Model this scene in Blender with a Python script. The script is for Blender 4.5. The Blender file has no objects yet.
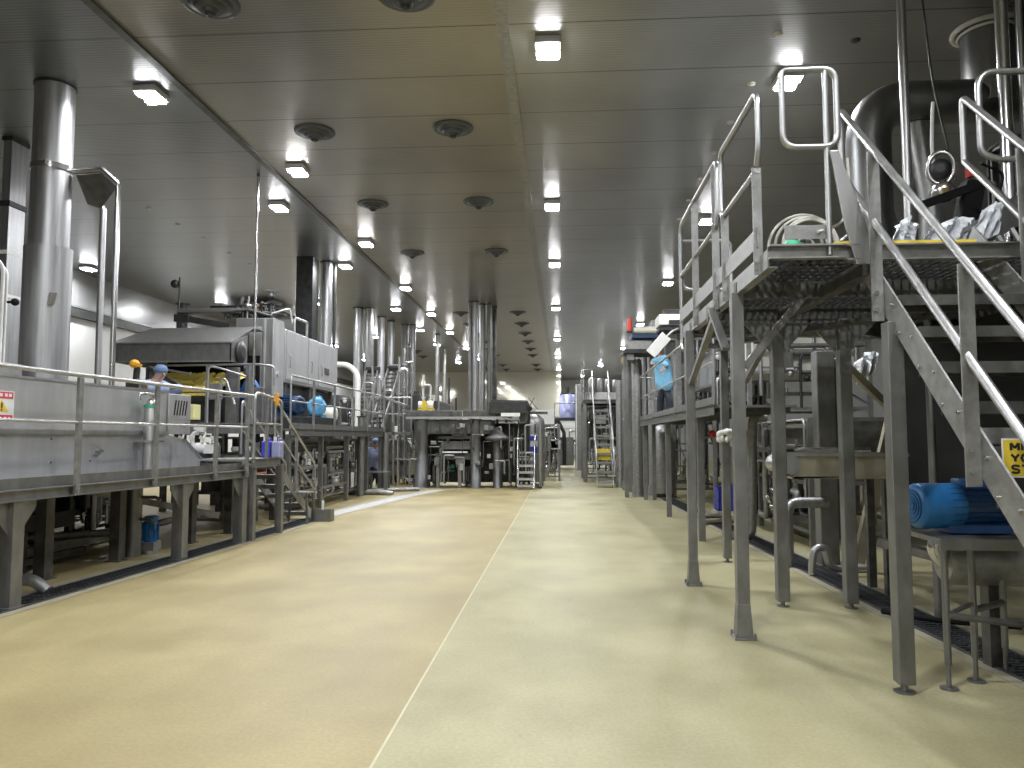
import bpy, bmesh, math, random
from mathutils import Vector, Matrix
random.seed(7)
C = bpy.context.scene.collection
V = Vector
PI = math.pi

# ------------------------------------------------------------------ camera
F, EYE = 760.0, 1.45
PITCH = math.atan(54 / F)
YAW = math.atan(50 * math.cos(PITCH) / F)
cd = bpy.data.cameras.new('camera'); cam = bpy.data.objects.new('camera', cd); C.objects.link(cam)
cd.sensor_width = 36; cd.lens = 36 * F / 1024; cd.clip_end = 200; cd.clip_start = 0.05
cam.location = (0, 0, EYE); cam.rotation_euler = (PI / 2 + PITCH, 0, YAW)
bpy.context.scene.camera = cam
CR = (Matrix.Rotation(YAW, 3, 'Z') @ Matrix.Rotation(PI / 2 + PITCH, 3, 'X'))

def at(px, py, Y):
    """Point of the hall at distance Y that is read at a pixel of the photograph (used for measuring)."""
    d = CR @ V(((px - 512) / F, (384 - py) / F, -1))
    t = Y / d.y
    return V((d.x * t, Y, EYE + d.z * t))

# ------------------------------------------------------------------ materials
def mat(name, col, rough=.4, metal=0., var=.12, scale=6., stretch=(1, 1, 1), bump=0., col2=None, rvar=.08, emit=None, spec=None):
    m = bpy.data.materials.new(name); m.use_nodes = True
    nt = m.node_tree; N = nt.nodes; L = nt.links
    b = N['Principled BSDF']
    tc = N.new('ShaderNodeTexCoord'); mp = N.new('ShaderNodeMapping'); nz = N.new('ShaderNodeTexNoise')
    geo = N.new('ShaderNodeNewGeometry')
    L.new(geo.outputs['Position'], mp.inputs['Vector'])
    mp.inputs['Scale'].default_value = stretch
    nz.inputs['Scale'].default_value = scale; nz.inputs['Detail'].default_value = 6; nz.inputs['Roughness'].default_value = .6
    L.new(mp.outputs['Vector'], nz.inputs['Vector'])
    cr = N.new('ShaderNodeValToRGB')
    c2 = col2 or tuple(max(0, c * (1 - 2 * var)) for c in col)
    cr.color_ramp.elements[0].position = .3; cr.color_ramp.elements[1].position = .7
    cr.color_ramp.elements[0].color = (*c2, 1); cr.color_ramp.elements[1].color = (*col, 1)
    L.new(nz.outputs['Fac'], cr.inputs['Fac'])
    L.new(cr.outputs['Color'], b.inputs['Base Color'])
    mr = N.new('ShaderNodeMapRange')
    mr.inputs['To Min'].default_value = max(.03, rough - rvar); mr.inputs['To Max'].default_value = min(1, rough + rvar)
    L.new(nz.outputs['Fac'], mr.inputs['Value']); L.new(mr.outputs['Result'], b.inputs['Roughness'])
    b.inputs['Metallic'].default_value = metal
    if spec is not None: b.inputs['Specular IOR Level'].default_value = spec
    if bump:
        bp = N.new('ShaderNodeBump'); bp.inputs['Strength'].default_value = bump; bp.inputs['Distance'].default_value = .01
        L.new(nz.outputs['Fac'], bp.inputs['Height']); L.new(bp.outputs['Normal'], b.inputs['Normal'])
    if emit:
        b.inputs['Emission Color'].default_value = (*emit[0], 1); b.inputs['Emission Strength'].default_value = emit[1]
    return m

M = {}
M['steel'] = mat('brushed_stainless', (.50, .50, .50), .36, .9, .10, 5, (3, 3, .5))
M['bright'] = mat('polished_stainless', (.66, .66, .66), .22, 1., .08, 5, (3, 3, .4))
M['duct'] = mat('duct_stainless', (.48, .48, .49), .42, .86, .19, 3, (6, 6, .25), bump=.12)
M['post'] = mat('blasted_stainless', (.27, .27, .265), .45, .8, .16, 9, (1, 1, .5))
M['galv'] = mat('galvanised_steel', (.37, .37, .36), .46, .75, .18, 14)
M['vat'] = mat('vat_sheet', (.53, .53, .545), .45, .72, .10, 4, (1.5, 1.5, .35), bump=.12)
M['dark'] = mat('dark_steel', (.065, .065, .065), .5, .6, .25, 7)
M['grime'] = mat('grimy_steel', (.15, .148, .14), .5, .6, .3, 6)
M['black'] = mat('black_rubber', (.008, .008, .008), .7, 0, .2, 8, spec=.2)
M['blue'] = mat('blue_paint', (.02, .16, .42), .4, 0, .15, 9)
M['navy'] = mat('navy_paint', (.015, .05, .13), .4, 0, .2, 9)
M['lblue'] = mat('light_blue_plastic', (.12, .42, .75), .4, 0, .15, 9)
M['vblue'] = mat('violet_blue_plastic', (.05, .06, .5), .45, 0, .1, 9)
M['white'] = mat('white_plastic', (.78, .78, .76), .45, 0, .06, 9)
M['cream'] = mat('cream_enamel', (.70, .68, .60), .4, 0, .06, 5)
M['yellow'] = mat('yellow_paint', (.78, .58, .05), .5, 0, .12, 9)
M['orange'] = mat('orange_rubber', (.85, .42, .04), .5, 0, .12, 9)
M['red'] = mat('red_paint', (.70, .05, .03), .4, 0, .1, 9)
M['pink'] = mat('pink_plastic', (.62, .30, .28), .5, 0, .1, 9)
M['green'] = mat('green_plastic', (.05, .45, .25), .4, 0, .1, 9)
M['chips'] = mat('golden_potato', (.88, .72, .16), .6, 0, .1, 30, (1, 1, 1), .6, col2=(.5, .38, .05))
M['film'] = mat('plastic_film', (.82, .84, .88), .25, 0, .06, 4, bump=.3)
M['ink'] = mat('black_ink', (.01, .01, .01), .5)
M['coat'] = mat('pale_blue_cloth', (.42, .55, .85), .8, 0, .12, 12, bump=.2)
M['coat2'] = mat('sky_blue_cloth', (.25, .58, .85), .8, 0, .12, 12, bump=.2)
M['coat3'] = mat('lilac_blue_cloth', (.33, .38, .62), .8, 0, .12, 12, bump=.2)
M['bluecoat'] = mat('royal_blue_cloth', (.03, .15, .45), .8, 0, .15, 12, bump=.2)
M['trouser'] = mat('navy_cloth', (.03, .035, .05), .85, 0, .15, 12)
M['whitecloth'] = mat('white_cloth', (.75, .75, .75), .85, 0, .08, 12)
M['net'] = mat('hair_net', (.16, .24, .40), .8, 0, .2, 60)
M['skin'] = mat('skin', (.45, .27, .19), .5, 0, .08, 20)
M['lens'] = mat('lamp_lens', (.9, .9, .9), .3, 0, .01, 3, emit=((.97, .985, 1.), 90.))
M['lampbody'] = mat('lamp_housing', (.55, .55, .55), .4, .2, .05, 6)
M['diff'] = mat('grey_diffuser', (.085, .09, .095), .45, .3, .12, 9)
M['flash'] = mat('pale_sealant', (.62, .60, .54), .6, 0, .1, 9)
M['gold'] = mat('worn_bronze', (.38, .29, .10), .45, .6, .2, 9)
M['lilac'] = mat('lilac_tank_sheet', (.40, .42, .68), .35, .3, .08, 4)
M['signred'] = mat('sign_red', (.70, .06, .10), .5)
M['wallwhite'] = mat('white_panel', (.56, .56, .55), .35, 0, .05, 1.)
M['wallcream'] = mat('cream_panel', (.66, .64, .54), .07, .35, .05, .7, rvar=.02)
M['elbow'] = mat('dark_duct_sheet', (.27, .27, .27), .4, .8, .2, 3, (1, 1, .4))
M['wallpanel'] = mat('grey_wall_panel', (.30, .30, .30), .3, .5, .08, 1.)
M['wallgrey'] = mat('grey_panel', (.28, .28, .28), .35, 0, .12, 1.)
M['kerb'] = mat('kerb_concrete', (.36, .33, .24), .6, 0, .15, 5)
M['paleconcrete'] = mat('pale_concrete', (.47, .47, .46), .7, 0, .12, 5)
M['joint'] = mat('floor_joint', (.50, .45, .30), .5, 0, .1, 6)
M['cast'] = mat('cast_steel', (.17, .17, .17), .5, .7, .15, 8, (1, 1, .4))
M['rust'] = mat('rusty_pipe', (.16, .10, .07), .7, .3, .25, 12)
M['dblue'] = mat('dark_blue_paint', (.018, .07, .2), .4, 0, .15, 9)
M['grate'] = mat('drain_steel', (.12, .125, .135), .45, .7, .2, 8)

def floor_material():
    m = bpy.data.materials.new('epoxy_floor'); m.use_nodes = True
    nt = m.node_tree; N = nt.nodes; L = nt.links; b = N['Principled BSDF']
    geo = N.new('ShaderNodeNewGeometry'); sp = N.new('ShaderNodeSeparateXYZ'); L.new(geo.outputs['Position'], sp.inputs[0])
    def noise(sc, stretch=(1, 1, 1), det=6):
        mp = N.new('ShaderNodeMapping'); mp.inputs['Scale'].default_value = stretch
        n = N.new('ShaderNodeTexNoise'); n.inputs['Scale'].default_value = sc; n.inputs['Detail'].default_value = det
        L.new(geo.outputs['Position'], mp.inputs[0]); L.new(mp.outputs[0], n.inputs[0]); return n
    def ramp(src, p0, c0, p1, c1):
        r = N.new('ShaderNodeValToRGB'); e = r.color_ramp.elements
        e[0].position = p0; e[0].color = (*c0, 1); e[1].position = p1; e[1].color = (*c1, 1)
        L.new(src, r.inputs[0]); return r
    def mix(f, a, bb, mode='MIX'):
        x = N.new('ShaderNodeMix'); x.data_type = 'RGBA'; x.blend_type = mode
        if hasattr(f, 'links') or not isinstance(f, float): L.new(f, x.inputs[0])
        else: x.inputs[0].default_value = f
        L.new(a, x.inputs[6]); L.new(bb, x.inputs[7]); return x
    n1 = noise(.45); n2 = noise(1.3, (1, .8, 1), 9); n3 = noise(45)
    left = ramp(n1.outputs['Fac'], .3, (.325, .27, .135), .75, (.40, .337, .177))
    right = ramp(n1.outputs['Fac'], .3, (.35, .322, .187), .75, (.415, .385, .238))
    # the newer coating lies to the right of the joint
    gt = N.new('ShaderNodeMath'); gt.operation = 'GREATER_THAN'; gt.inputs[1].default_value = -.85
    L.new(sp.outputs['X'], gt.inputs[0])
    base = mix(gt.outputs[0], left.outputs[0], right.outputs[0])
    streak = ramp(n2.outputs['Fac'], .33, (.70, .68, .62), .64, (1, 1, 1))
    c1 = mix(.8, base.outputs[2], streak.outputs[0], 'MULTIPLY')
    grit = ramp(n3.outputs['Fac'], .35, (.84, .83, .81), .65, (1, 1, 1))
    c2 = mix(.8, c1.outputs[2], grit.outputs[0], 'MULTIPLY')
    L.new(c2.outputs[2], b.inputs['Base Color'])
    mr = N.new('ShaderNodeMapRange'); mr.inputs['To Min'].default_value = .40; mr.inputs['To Max'].default_value = .58
    L.new(n2.outputs['Fac'], mr.inputs['Value']); L.new(mr.outputs[0], b.inputs['Roughness'])
    b.inputs['Specular IOR Level'].default_value = .30
    bp = N.new('ShaderNodeBump'); bp.inputs['Strength'].default_value = .22; bp.inputs['Distance'].default_value = .006
    n4 = noise(16, (1, 1, 1)); L.new(n4.outputs['Fac'], bp.inputs['Height']); L.new(bp.outputs[0], b.inputs['Normal'])
    return m
M['floor'] = floor_material()

def ceiling_material():
    m = bpy.data.materials.new('ribbed_ceiling_panel'); m.use_nodes = True
    nt = m.node_tree; N = nt.nodes; L = nt.links; b = N['Principled BSDF']
    geo = N.new('ShaderNodeNewGeometry'); sp = N.new('ShaderNodeSeparateXYZ'); L.new(geo.outputs['Position'], sp.inputs[0])
    def mth(op, a, v=None):
        x = N.new('ShaderNodeMath'); x.operation = op; L.new(a, x.inputs[0])
        if v is not None: x.inputs[1].default_value = v
        return x.outputs[0]
    # panel joints across the hall every 1.15 m, fine ribs between them
    fr = mth('FRACT', mth('DIVIDE', sp.outputs['Y'], 1.15))
    joint = mth('LESS_THAN', fr, .014)
    rib = mth('SINE', mth('MULTIPLY', sp.outputs['Y'], 2 * PI / .055))
    nz = N.new('ShaderNodeTexNoise'); nz.inputs['Scale'].default_value = .55; nz.inputs['Detail'].default_value = 5
    L.new(geo.outputs['Position'], nz.inputs[0])
    r = N.new('ShaderNodeValToRGB'); e = r.color_ramp.elements
    e[0].position = .3; e[0].color = (.25, .25, .25, 1); e[1].position = .75; e[1].color = (.37, .37, .365, 1)
    L.new(nz.outputs['Fac'], r.inputs[0])
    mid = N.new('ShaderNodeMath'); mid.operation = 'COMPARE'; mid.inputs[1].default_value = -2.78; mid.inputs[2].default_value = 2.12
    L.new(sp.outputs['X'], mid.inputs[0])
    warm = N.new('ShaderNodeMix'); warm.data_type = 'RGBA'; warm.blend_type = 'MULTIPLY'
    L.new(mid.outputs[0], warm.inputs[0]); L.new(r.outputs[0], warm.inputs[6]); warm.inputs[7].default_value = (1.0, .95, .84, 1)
    side = N.new('ShaderNodeMath'); side.operation = 'LESS_THAN'; side.inputs[1].default_value = -4.9  # shade over the left machines is painted into the panel colour
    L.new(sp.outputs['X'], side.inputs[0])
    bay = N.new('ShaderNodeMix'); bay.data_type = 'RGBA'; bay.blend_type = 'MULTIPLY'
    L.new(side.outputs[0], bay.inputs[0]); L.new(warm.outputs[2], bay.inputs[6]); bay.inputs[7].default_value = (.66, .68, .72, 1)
    jx = N.new('ShaderNodeMix'); jx.data_type = 'RGBA'
    L.new(joint, jx.inputs[0]); L.new(bay.outputs[2], jx.inputs[6]); jx.inputs[7].default_value = (.05, .05, .05, 1)
    L.new(jx.outputs[2], b.inputs['Base Color'])
    b.inputs['Metallic'].default_value = .72
    mr = N.new('ShaderNodeMapRange'); mr.inputs['To Min'].default_value = .24; mr.inputs['To Max'].default_value = .40
    L.new(nz.outputs['Fac'], mr.inputs['Value']); L.new(mr.outputs[0], b.inputs['Roughness'])
    bp = N.new('ShaderNodeBump'); bp.inputs['Strength'].default_value = .25; bp.inputs['Distance'].default_value = .003
    L.new(rib, bp.inputs['Height']); L.new(bp.outputs[0], b.inputs['Normal'])
    return m
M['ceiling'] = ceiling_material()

# ------------------------------------------------------------------ mesh builder
TF = Matrix.Identity(4)
LEFT = Matrix.Shear('XY', 4, (0, 0)) if False else Matrix(((1, .065, 0, -.065 * 6.3), (0, 1, 0, 0), (0, 0, 1, 0), (0, 0, 0, 1)))
def use(m=None):
    global TF
    TF = m if m is not None else Matrix.Identity(4)

def frame_of(d):
    d = d.normalized()
    a = V((0, 0, 1)) if abs(d.z) < .95 else V((0, 1, 0))
    s = d.cross(a).normalized(); u = s.cross(d).normalized()
    return s, u

class MB:
    def __init__(s): s.v = []; s.f = []; s.sm = []
    def add(s, vs, fs, smooth=False):
        b = len(s.v); s.v += [TF @ V(p) for p in vs]
        for f in fs: s.f.append([b + i for i in f]); s.sm.append(smooth)
        return s
    def box(s, x0, x1, y0, y1, z0, z1):
        p = [(x, y, z) for z in (z0, z1) for y in (y0, y1) for x in (x0, x1)]
        return s.add(p, [(0, 2, 3, 1), (4, 5, 7, 6), (0, 1, 5, 4), (2, 6, 7, 3), (0, 4, 6, 2), (1, 3, 7, 5)])
    def boxc(s, c, d, rz=0, rx=0, ry=0):
        R = Matrix.Rotation(rz, 3, 'Z') @ Matrix.Rotation(rx, 3, 'X') @ Matrix.Rotation(ry, 3, 'Y'); c = V(c)
        p = [c + R @ V((x * d[0] / 2, y * d[1] / 2, z * d[2] / 2)) for z in (-1, 1) for y in (-1, 1) for x in (-1, 1)]
        return s.add(p, [(0, 2, 3, 1), (4, 5, 7, 6), (0, 1, 5, 4), (2, 6, 7, 3), (0, 4, 6, 2), (1, 3, 7, 5)])
    def bar(s, p, q, w, h):
        p, q = V(p), V(q); a, u = frame_of(q - p)
        P = [e + a * (i * w / 2) + u * (j * h / 2) for e in (p, q) for i, j in ((-1, -1), (1, -1), (1, 1), (-1, 1))]
        return s.add(P, [(3, 2, 1, 0), (4, 5, 6, 7), (0, 1, 5, 4), (1, 2, 6, 5), (2, 3, 7, 6), (3, 0, 4, 7)])
    def channel(s, p, q, w, h, t=.01):
        """C-section between two points, open to one side."""
        p, q = V(p), V(q); a, u = frame_of(q - p)
        s.bar(p, q, t, h)
        for k in (-1, 1):
            o = u * (k * (h / 2 - t / 2)) + a * (w / 2)
            s.bar(p + o, q + o, w, t)
        return s
    def cyl(s, p, q, r, r2=None, n=16, cap=True):
        p, q = V(p), V(q); r2 = r if r2 is None else r2; a, u = frame_of(q - p)
        ring = lambda c, R: [c + a * (R * math.cos(2 * PI * i / n)) + u * (R * math.sin(2 * PI * i / n)) for i in range(n)]
        A, B = ring(p, r), ring(q, r2)
        s.add(A + B, [(i, (i + 1) % n, n + (i + 1) % n, n + i) for i in range(n)], True)
        if cap: s.add(A, [tuple(range(n))[::-1]]); s.add(B, [tuple(range(n))])
        return s
    def lathe(s, base, prof, n=20, axis=(0, 0, 1), cap=True):
        base = V(base); d = V(axis).normalized(); a, u = frame_of(d)
        P = [base + d * z + a * (r * math.cos(2 * PI * i / n)) + u * (r * math.sin(2 * PI * i / n)) for r, z in prof for i in range(n)]
        fs = [(k * n + i, k * n + (i + 1) % n, (k + 1) * n + (i + 1) % n, (k + 1) * n + i) for k in range(len(prof) - 1) for i in range(n)]
        s.add(P, fs, True)
        if cap: s.add(P[:n], [tuple(range(n))[::-1]]); s.add(P[-n:], [tuple(range(n))])
        return s
    def tube(s, pts, r, n=10, fil=.07, closed=False, seg=5):
        pts = [V(p) for p in pts]; out = []
        m = len(pts)
        for i, p in enumerate(pts):
            if not closed and i in (0, m - 1): out.append(p); continue
            a, b = pts[i - 1], pts[(i + 1) % m]
            la, lb = (a - p).length, (b - p).length; f = min(fil, la * .48, lb * .48)
            if f < 1e-4 or (a - p).normalized().dot((b - p).normalized()) < -.999: out.append(p); continue
            s0, s1 = p + (a - p).normalized() * f, p + (b - p).normalized() * f
            for k in range(seg + 1):
                t = k / seg; out.append(s0 * (1 - t) ** 2 + p * 2 * t * (1 - t) + s1 * t * t)
        m = len(out); rings = []; prev = None
        for i, p in enumerate(out):
            if closed: d = out[(i + 1) % m] - out[i - 1]
            else: d = out[min(i + 1, m - 1)] - out[max(i - 1, 0)]
            d.normalize()
            if prev is None: a, u = frame_of(d)
            else:
                a = prev - d * prev.dot(d)
                if a.length < 1e-5: a, u = frame_of(d)
                a.normalize(); u = a.cross(d).normalized()
            prev = a
            rings.append([p + a * (r * math.cos(2 * PI * k / n)) + u * (r * math.sin(2 * PI * k / n)) for k in range(n)])
        P = [q for g in rings for q in g]; mm = m if closed else m - 1
        s.add(P, [(i * n + k, i * n + (k + 1) % n, ((i + 1) % m) * n + (k + 1) % n, ((i + 1) % m) * n + k) for i in range(mm) for k in range(n)], True)
        if not closed: s.add(rings[0], [tuple(range(n))[::-1]]); s.add(rings[-1], [tuple(range(n))])
        return s
    def prism(s, poly, vec):
        poly = [V(p) for p in poly]; n = len(poly); vec = V(vec)
        return s.add(poly + [p + vec for p in poly], [tuple(range(n))[::-1], tuple(range(n, 2 * n))] + [(i, (i + 1) % n, n + (i + 1) % n, n + i) for i in range(n)])
    def ball(s, c, r, n=14, m=8):
        c = V(c); r = (r, r, r) if not hasattr(r, '__len__') else r
        P = [c + V((r[0] * math.sin(PI * j / m) * math.cos(2 * PI * i / n), r[1] * math.sin(PI * j / m) * math.sin(2 * PI * i / n), r[2] * math.cos(PI * j / m))) for j in range(m + 1) for i in range(n)]
        return s.add(P, [(j * n + i, (j + 1) * n + i, (j + 1) * n + (i + 1) % n, j * n + (i + 1) % n) for j in range(m) for i in range(n)], True)
    def build(s, name, m, parent=None, bevel=0):
        org = V((0, 0, 0)); a = parent
        if parent is None:
            lo = V([min(p[i] for p in s.v) for i in range(3)]); hi = V([max(p[i] for p in s.v) for i in range(3)])
            org = V(((lo.x + hi.x) / 2, (lo.y + hi.y) / 2, lo.z))
        else:
            while a is not None: org = org + a.location; a = a.parent
        me = bpy.data.meshes.new(name); me.from_pydata([p - org for p in s.v], [], s.f)
        me.polygons.foreach_set('use_smooth', s.sm); me.materials.append(M[m] if isinstance(m, str) else m)
        bm = bmesh.new(); bm.from_mesh(me); bmesh.ops.recalc_face_normals(bm, faces=bm.faces); bm.to_mesh(me); bm.free()
        o = bpy.data.objects.new(name, me); C.objects.link(o)
        if parent is None: o.location = org
        else: o.parent = parent
        if bevel:
            md = o.modifiers.new('edge', 'BEVEL'); md.width = bevel; md.segments = 2; md.limit_method = 'ANGLE'; md.harden_normals = False
        return o

def tag(o, label, cat, group=None, kind=None):
    o['label'] = label; o['category'] = cat
    if group: o['group'] = group
    if kind: o['kind'] = kind
    return o
def thing(name, label, cat, loc, group=None):
    o = bpy.data.objects.new(name, None); C.objects.link(o); o.location = TF @ V(loc); o.empty_display_size = .1
    return tag(o, label, cat, group)
def struct(o): o['kind'] = 'structure'; return o
def plab(o, s): o['label'] = s; return o
def dup(root, loc, label=None, group=None, rz=None):
    def rec(o, par):
        c = o.copy(); C.objects.link(c)
        if par is not None: c.parent = par
        for ch in o.children: rec(ch, c)
        return c
    r = rec(root, None); r.location = loc
    if rz is not None: r.rotation_euler = (0, 0, rz)
    if label: r['label'] = label
    if group: r['group'] = group
    return r
ORD = ['nearest', 'second', 'third', 'fourth', 'fifth', 'sixth', 'seventh', 'eighth', 'ninth', 'tenth', 'eleventh', 'twelfth', 'thirteenth']
exec_parts = []
# ------------------------------------------------------------------ setting
H = 6.0
X0, X1, Y0, Y1 = -13.2, 9.5, -5.0, 60.0
struct(MB().box(X0, X1, Y0, Y1, -.1, 0).build('floor', 'floor'))
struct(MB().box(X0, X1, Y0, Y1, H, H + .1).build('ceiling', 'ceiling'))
struct(MB().box(X0 - .1, X0, Y0, Y1, 0, H).build('wall_left', 'wallpanel'))
struct(MB().box(X0, X0 + .03, Y0, Y1, 0, 4.72).build('trim_7', 'wallwhite'))
struct(MB().box(X0, X0 + .12, Y0, Y1, 4.72, 4.95).build('trim_8', 'dark'))
struct(MB().box(X0, X0 + .12, Y0, Y1, 4.97, 5.02).build('trim_9', 'post'))
struct(MB().box(X1, X1 + .1, Y0, Y1, 0, H).build('wall_right', 'wallgrey'))
struct(MB().box(X0, X1, Y0 - .1, Y0, 0, H).build('wall_front', 'wallwhite'))
struct(MB().box(X0, -.05, 52.0, 52.12, 2.9, H).box(X0, -1.8, 52.0, 52.12, 0, 2.9).build('wall_back', 'wallcream'))
struct(MB().box(-.05, X1, Y1, Y1 + .1, 0, H).box(X0, -.05, Y1, Y1 + .1, 0, H).build('wall_rear', 'wallwhite'))
struct(MB().box(-.855, -.842, Y0, 52, .0, .0015).build('trim_1', 'joint'))
struct(MB().box(-4.95, -4.85, Y0, 52, H - .03, H).build('trim_2', 'grime'))
struct(MB().box(-.70, -.56, Y0, 52, H - .025, H).build('trim_3', 'galv'))
# kerbs that frame the two floor drains
def drain_pts(side):
    return [(-4.95, 3.0), (-4.62, 9.4), (-4.45, 14.0), (-3.9, 19.0), (-3.42, 21.3)] if side == 'l' else [(2.98, 3.0), (2.83, 6.5), (2.68, 12.0), (2.5, 18.5)]
def strip(mb, pts, o0, o1, z0, z1):
    for (xa, ya), (xb, yb) in zip(pts, pts[1:]):
        poly = [(xa + o0, ya, z0), (xa + o1, ya, z0), (xb + o1, yb, z0), (xb + o0, yb, z0)]
        mb.prism(poly, (0, 0, z1 - z0))
    return mb
struct(strip(strip(MB(), drain_pts('l'), -.32, -.17, 0, .004), drain_pts('l'), .17, .27, 0, .004).build('trim_4', 'kerb'))
struct(strip(MB(), drain_pts('l')[2:], -.20, .20, 0, .003).build('trim_6', 'paleconcrete'))
struct(strip(strip(MB(), drain_pts('r'), -.26, -.17, 0, .004), drain_pts('r'), .17, .26, 0, .004).build('trim_5', 'kerb'))
def drain(side, label):
    pts = drain_pts(side)[:3] if side == 'l' else drain_pts(side)
    t = thing('drain_grate', label, 'floor drain', (pts[0][0], pts[0][1], 0))
    strip(strip(MB(), pts, -.17, -.145, 0, .012), pts, .145, .17, 0, .012).build('grate_frame', 'grime', t)
    strip(MB(), pts, -.145, .145, 0, .003).build('channel', 'black', t)
    mb = MB()
    for (xa, ya), (xb, yb) in zip(pts, pts[1:]):
        n = int((yb - ya) / (.06 if ya < 12 else .12))
        for k in range(n):
            f = (k + .5) / n; x = xa + (xb - xa) * f; y = ya + (yb - ya) * f
            mb.box(x - .145, x + .145, y - .012, y + .012, .003, .011)
    for o in (-.05, .05): strip(mb, pts, o - .006, o + .006, .003, .011)
    mb.build('grate_bars', 'grate', t)
drain('l', 'dark slotted floor drain running along the left platform legs')
drain('r', 'dark slotted floor drain running under the right stair platform')

# ------------------------------------------------------------------ ceiling lamps
def make_lamp(name='ceiling_lamp'):
    t = thing(name, '', 'lamp', (0, 0, 0))
    MB().box(-.15, .15, -.20, .18, -.085, 0).build('housing', 'lampbody', t, .012)
    for k, y in enumerate((-.115, .105)):
        MB().box(-.125, .125, y - .055, y + .055, -.115, -.083).build('lens', 'lens', t, .01)
    return t
proto_lamp = make_lamp(); first_lamp = [True]
def lamp(x, y, label, group, watts=150.):
    if first_lamp[0]:
        first_lamp[0] = False; proto_lamp.location = (x, y, H); proto_lamp['label'] = label; proto_lamp['group'] = group
    else: dup(proto_lamp, (x, y, H), label, group)
    # the light the LED lenses throw
    ld = bpy.data.lights.new('led_light', 'AREA'); ld.shape = 'RECTANGLE'; ld.size = .25; ld.size_y = .37; ld.energy = watts; ld.color = (.95, .975, 1.)
    ld.spread = math.radians(165)
    lo = bpy.data.objects.new('led_light', ld); C.objects.link(lo); lo.location = (x, y - .02, H - .12)
def lamp_row(pts, where, group, watts=150.):
    for i, (x, y) in enumerate(pts):
        w = 'farthest' if i == len(pts) - 1 else ORD[i]
        lamp(x, y, '%s LED lamp %s the camera in the row %s' % (w, 'to' if w == 'nearest' else 'from', where), group, watts)
lamp_row([(-.14, 8.5), (-.17, 14.45), (-.17, 19.4), (-.19, 26.1), (-.2, 34.4), (-.2, 42.0), (-.2, 49.5)], 'right of the aisle seam', 'lamps right of the aisle seam', 125.)
lamp_row([(-4.42, 12.25), (-4.5, 17.04), (-4.65, 22.25), (-4.7, 27.0), (-4.73, 31.8), (-4.75, 37.5), (-4.8, 42.5)], 'inside the left seam', 'lamps on the aisle side of the left seam', 90.)
lamp_row([(-5.36, 9.36), (-5.48, 14.2), (-5.62, 19.25), (-5.75, 25.9), (-5.85, 31.0), (-5.96, 35.9), (-6.1, 44.5)], 'outside the left seam', 'lamps outside the left seam', 90.)
lamp_row([(2.86, 9.5), (3.01, 15.65), (3.08, 22.0), (3.1, 30.0), (3.1, 38.0), (2.4, 47.0)], 'above the right platforms', 'lamps above the right platforms', 110.)
lamp_row([(-12.5, 19.1), (-11.6, 25.0), (-10.7, 30.0), (-11.0, 36.0), (-11.3, 42.6)], 'by the white left wall', 'lamps near the left wall')
lamp(1.5, 55.0, 'added LED lamp beyond the cream end wall over the rear bay', 'added lamps in the rear bay')  # both rear bay lamps are added to brighten the far ceiling
lamp(4.5, 54.0, 'added LED lamp farthest right over the rear bay', 'added lamps in the rear bay')
lamp(-8.2, 24.5, 'LED lamp alone between the left rows beyond the oven roof', 'lamps over the left machines')
lamp(-8.2, 33.0, 'second lone LED lamp between the left rows beyond the oven roof', 'lamps over the left machines')
# unseen lamps carry the rows on, added to light the near floor
for (x, y), w in (((-.14, 2.6), 'added unseen LED lamp right of the aisle seam overhead of the viewer'), ((-.14, -3.0), 'added unseen LED lamp right of the aisle seam behind the viewer'), ((-4.35, 4.4), 'added unseen LED lamp beside the left seam over the near vat'), ((-4.3, -2.0), 'added unseen LED lamp beside the left seam behind the viewer'), ((2.7, 3.2), 'added unseen LED lamp over the foot of the near right stairs'), ((2.7, -2.6), 'added unseen LED lamp behind the viewer on the stair side')):
    lamp(x, y, w, 'added lamps over the near end of the aisle', 75. if x > 1 else 150.)

# ------------------------------------------------------------------ ceiling air diffusers
def make_diffuser():
    t = thing('air_diffuser', '', 'air diffuser', (0, 0, 0))
    MB().lathe((0, 0, -.03), [(.27, 0), (.30, .012), (.30, .03)], 28).build('collar', 'diff', t)
    mb = MB()
    for r, z in ((.235, -.05), (.165, -.085), (.09, -.115)):
        mb.lathe((0, 0, z), [(r * .72, -.006), (r, .022), (r * .98, .03), (r * .7, .004)], 28)
    mb.build('cone_rings', 'diff', t)
    MB().lathe((0, 0, -.15), [(.03, 0), (.055, .012), (.055, .13)], 16).build('hub', 'dark', t)
    return t
pd = make_diffuser(); nd = 0
DY = [7.43, 10.8, 14.3, 18.2, 27.2, 29.95, 32.75, 35.5, 38.5, 41.4, 46.9, 50.0]
for side, x in (('left', -3.65), ('right', -1.58)):
    for i, y in enumerate(DY):
        w = 'farthest' if i == len(DY) - 1 else ORD[i]
        lb = '%s round grey air diffuser from the camera in the %s ceiling row' % (w, side)
        if nd == 0: pd.location = (x, y, H); pd['label'] = lb; pd['group'] = 'ceiling air diffusers'
        else: dup(pd, (x, y, H), lb, 'ceiling air diffusers')
        nd += 1
for i, (px, py) in enumerate([(424, 350), (431, 353), (438, 356.5)]):
    p = at(px, py, 40); 
    dup(pd, (-7.4 - .15 * i, 36.5 + 2.6 * i, H), '%s round grey air diffuser over the machines left of the far seam' % ORD[i], 'air diffusers over the left machines')

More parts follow.
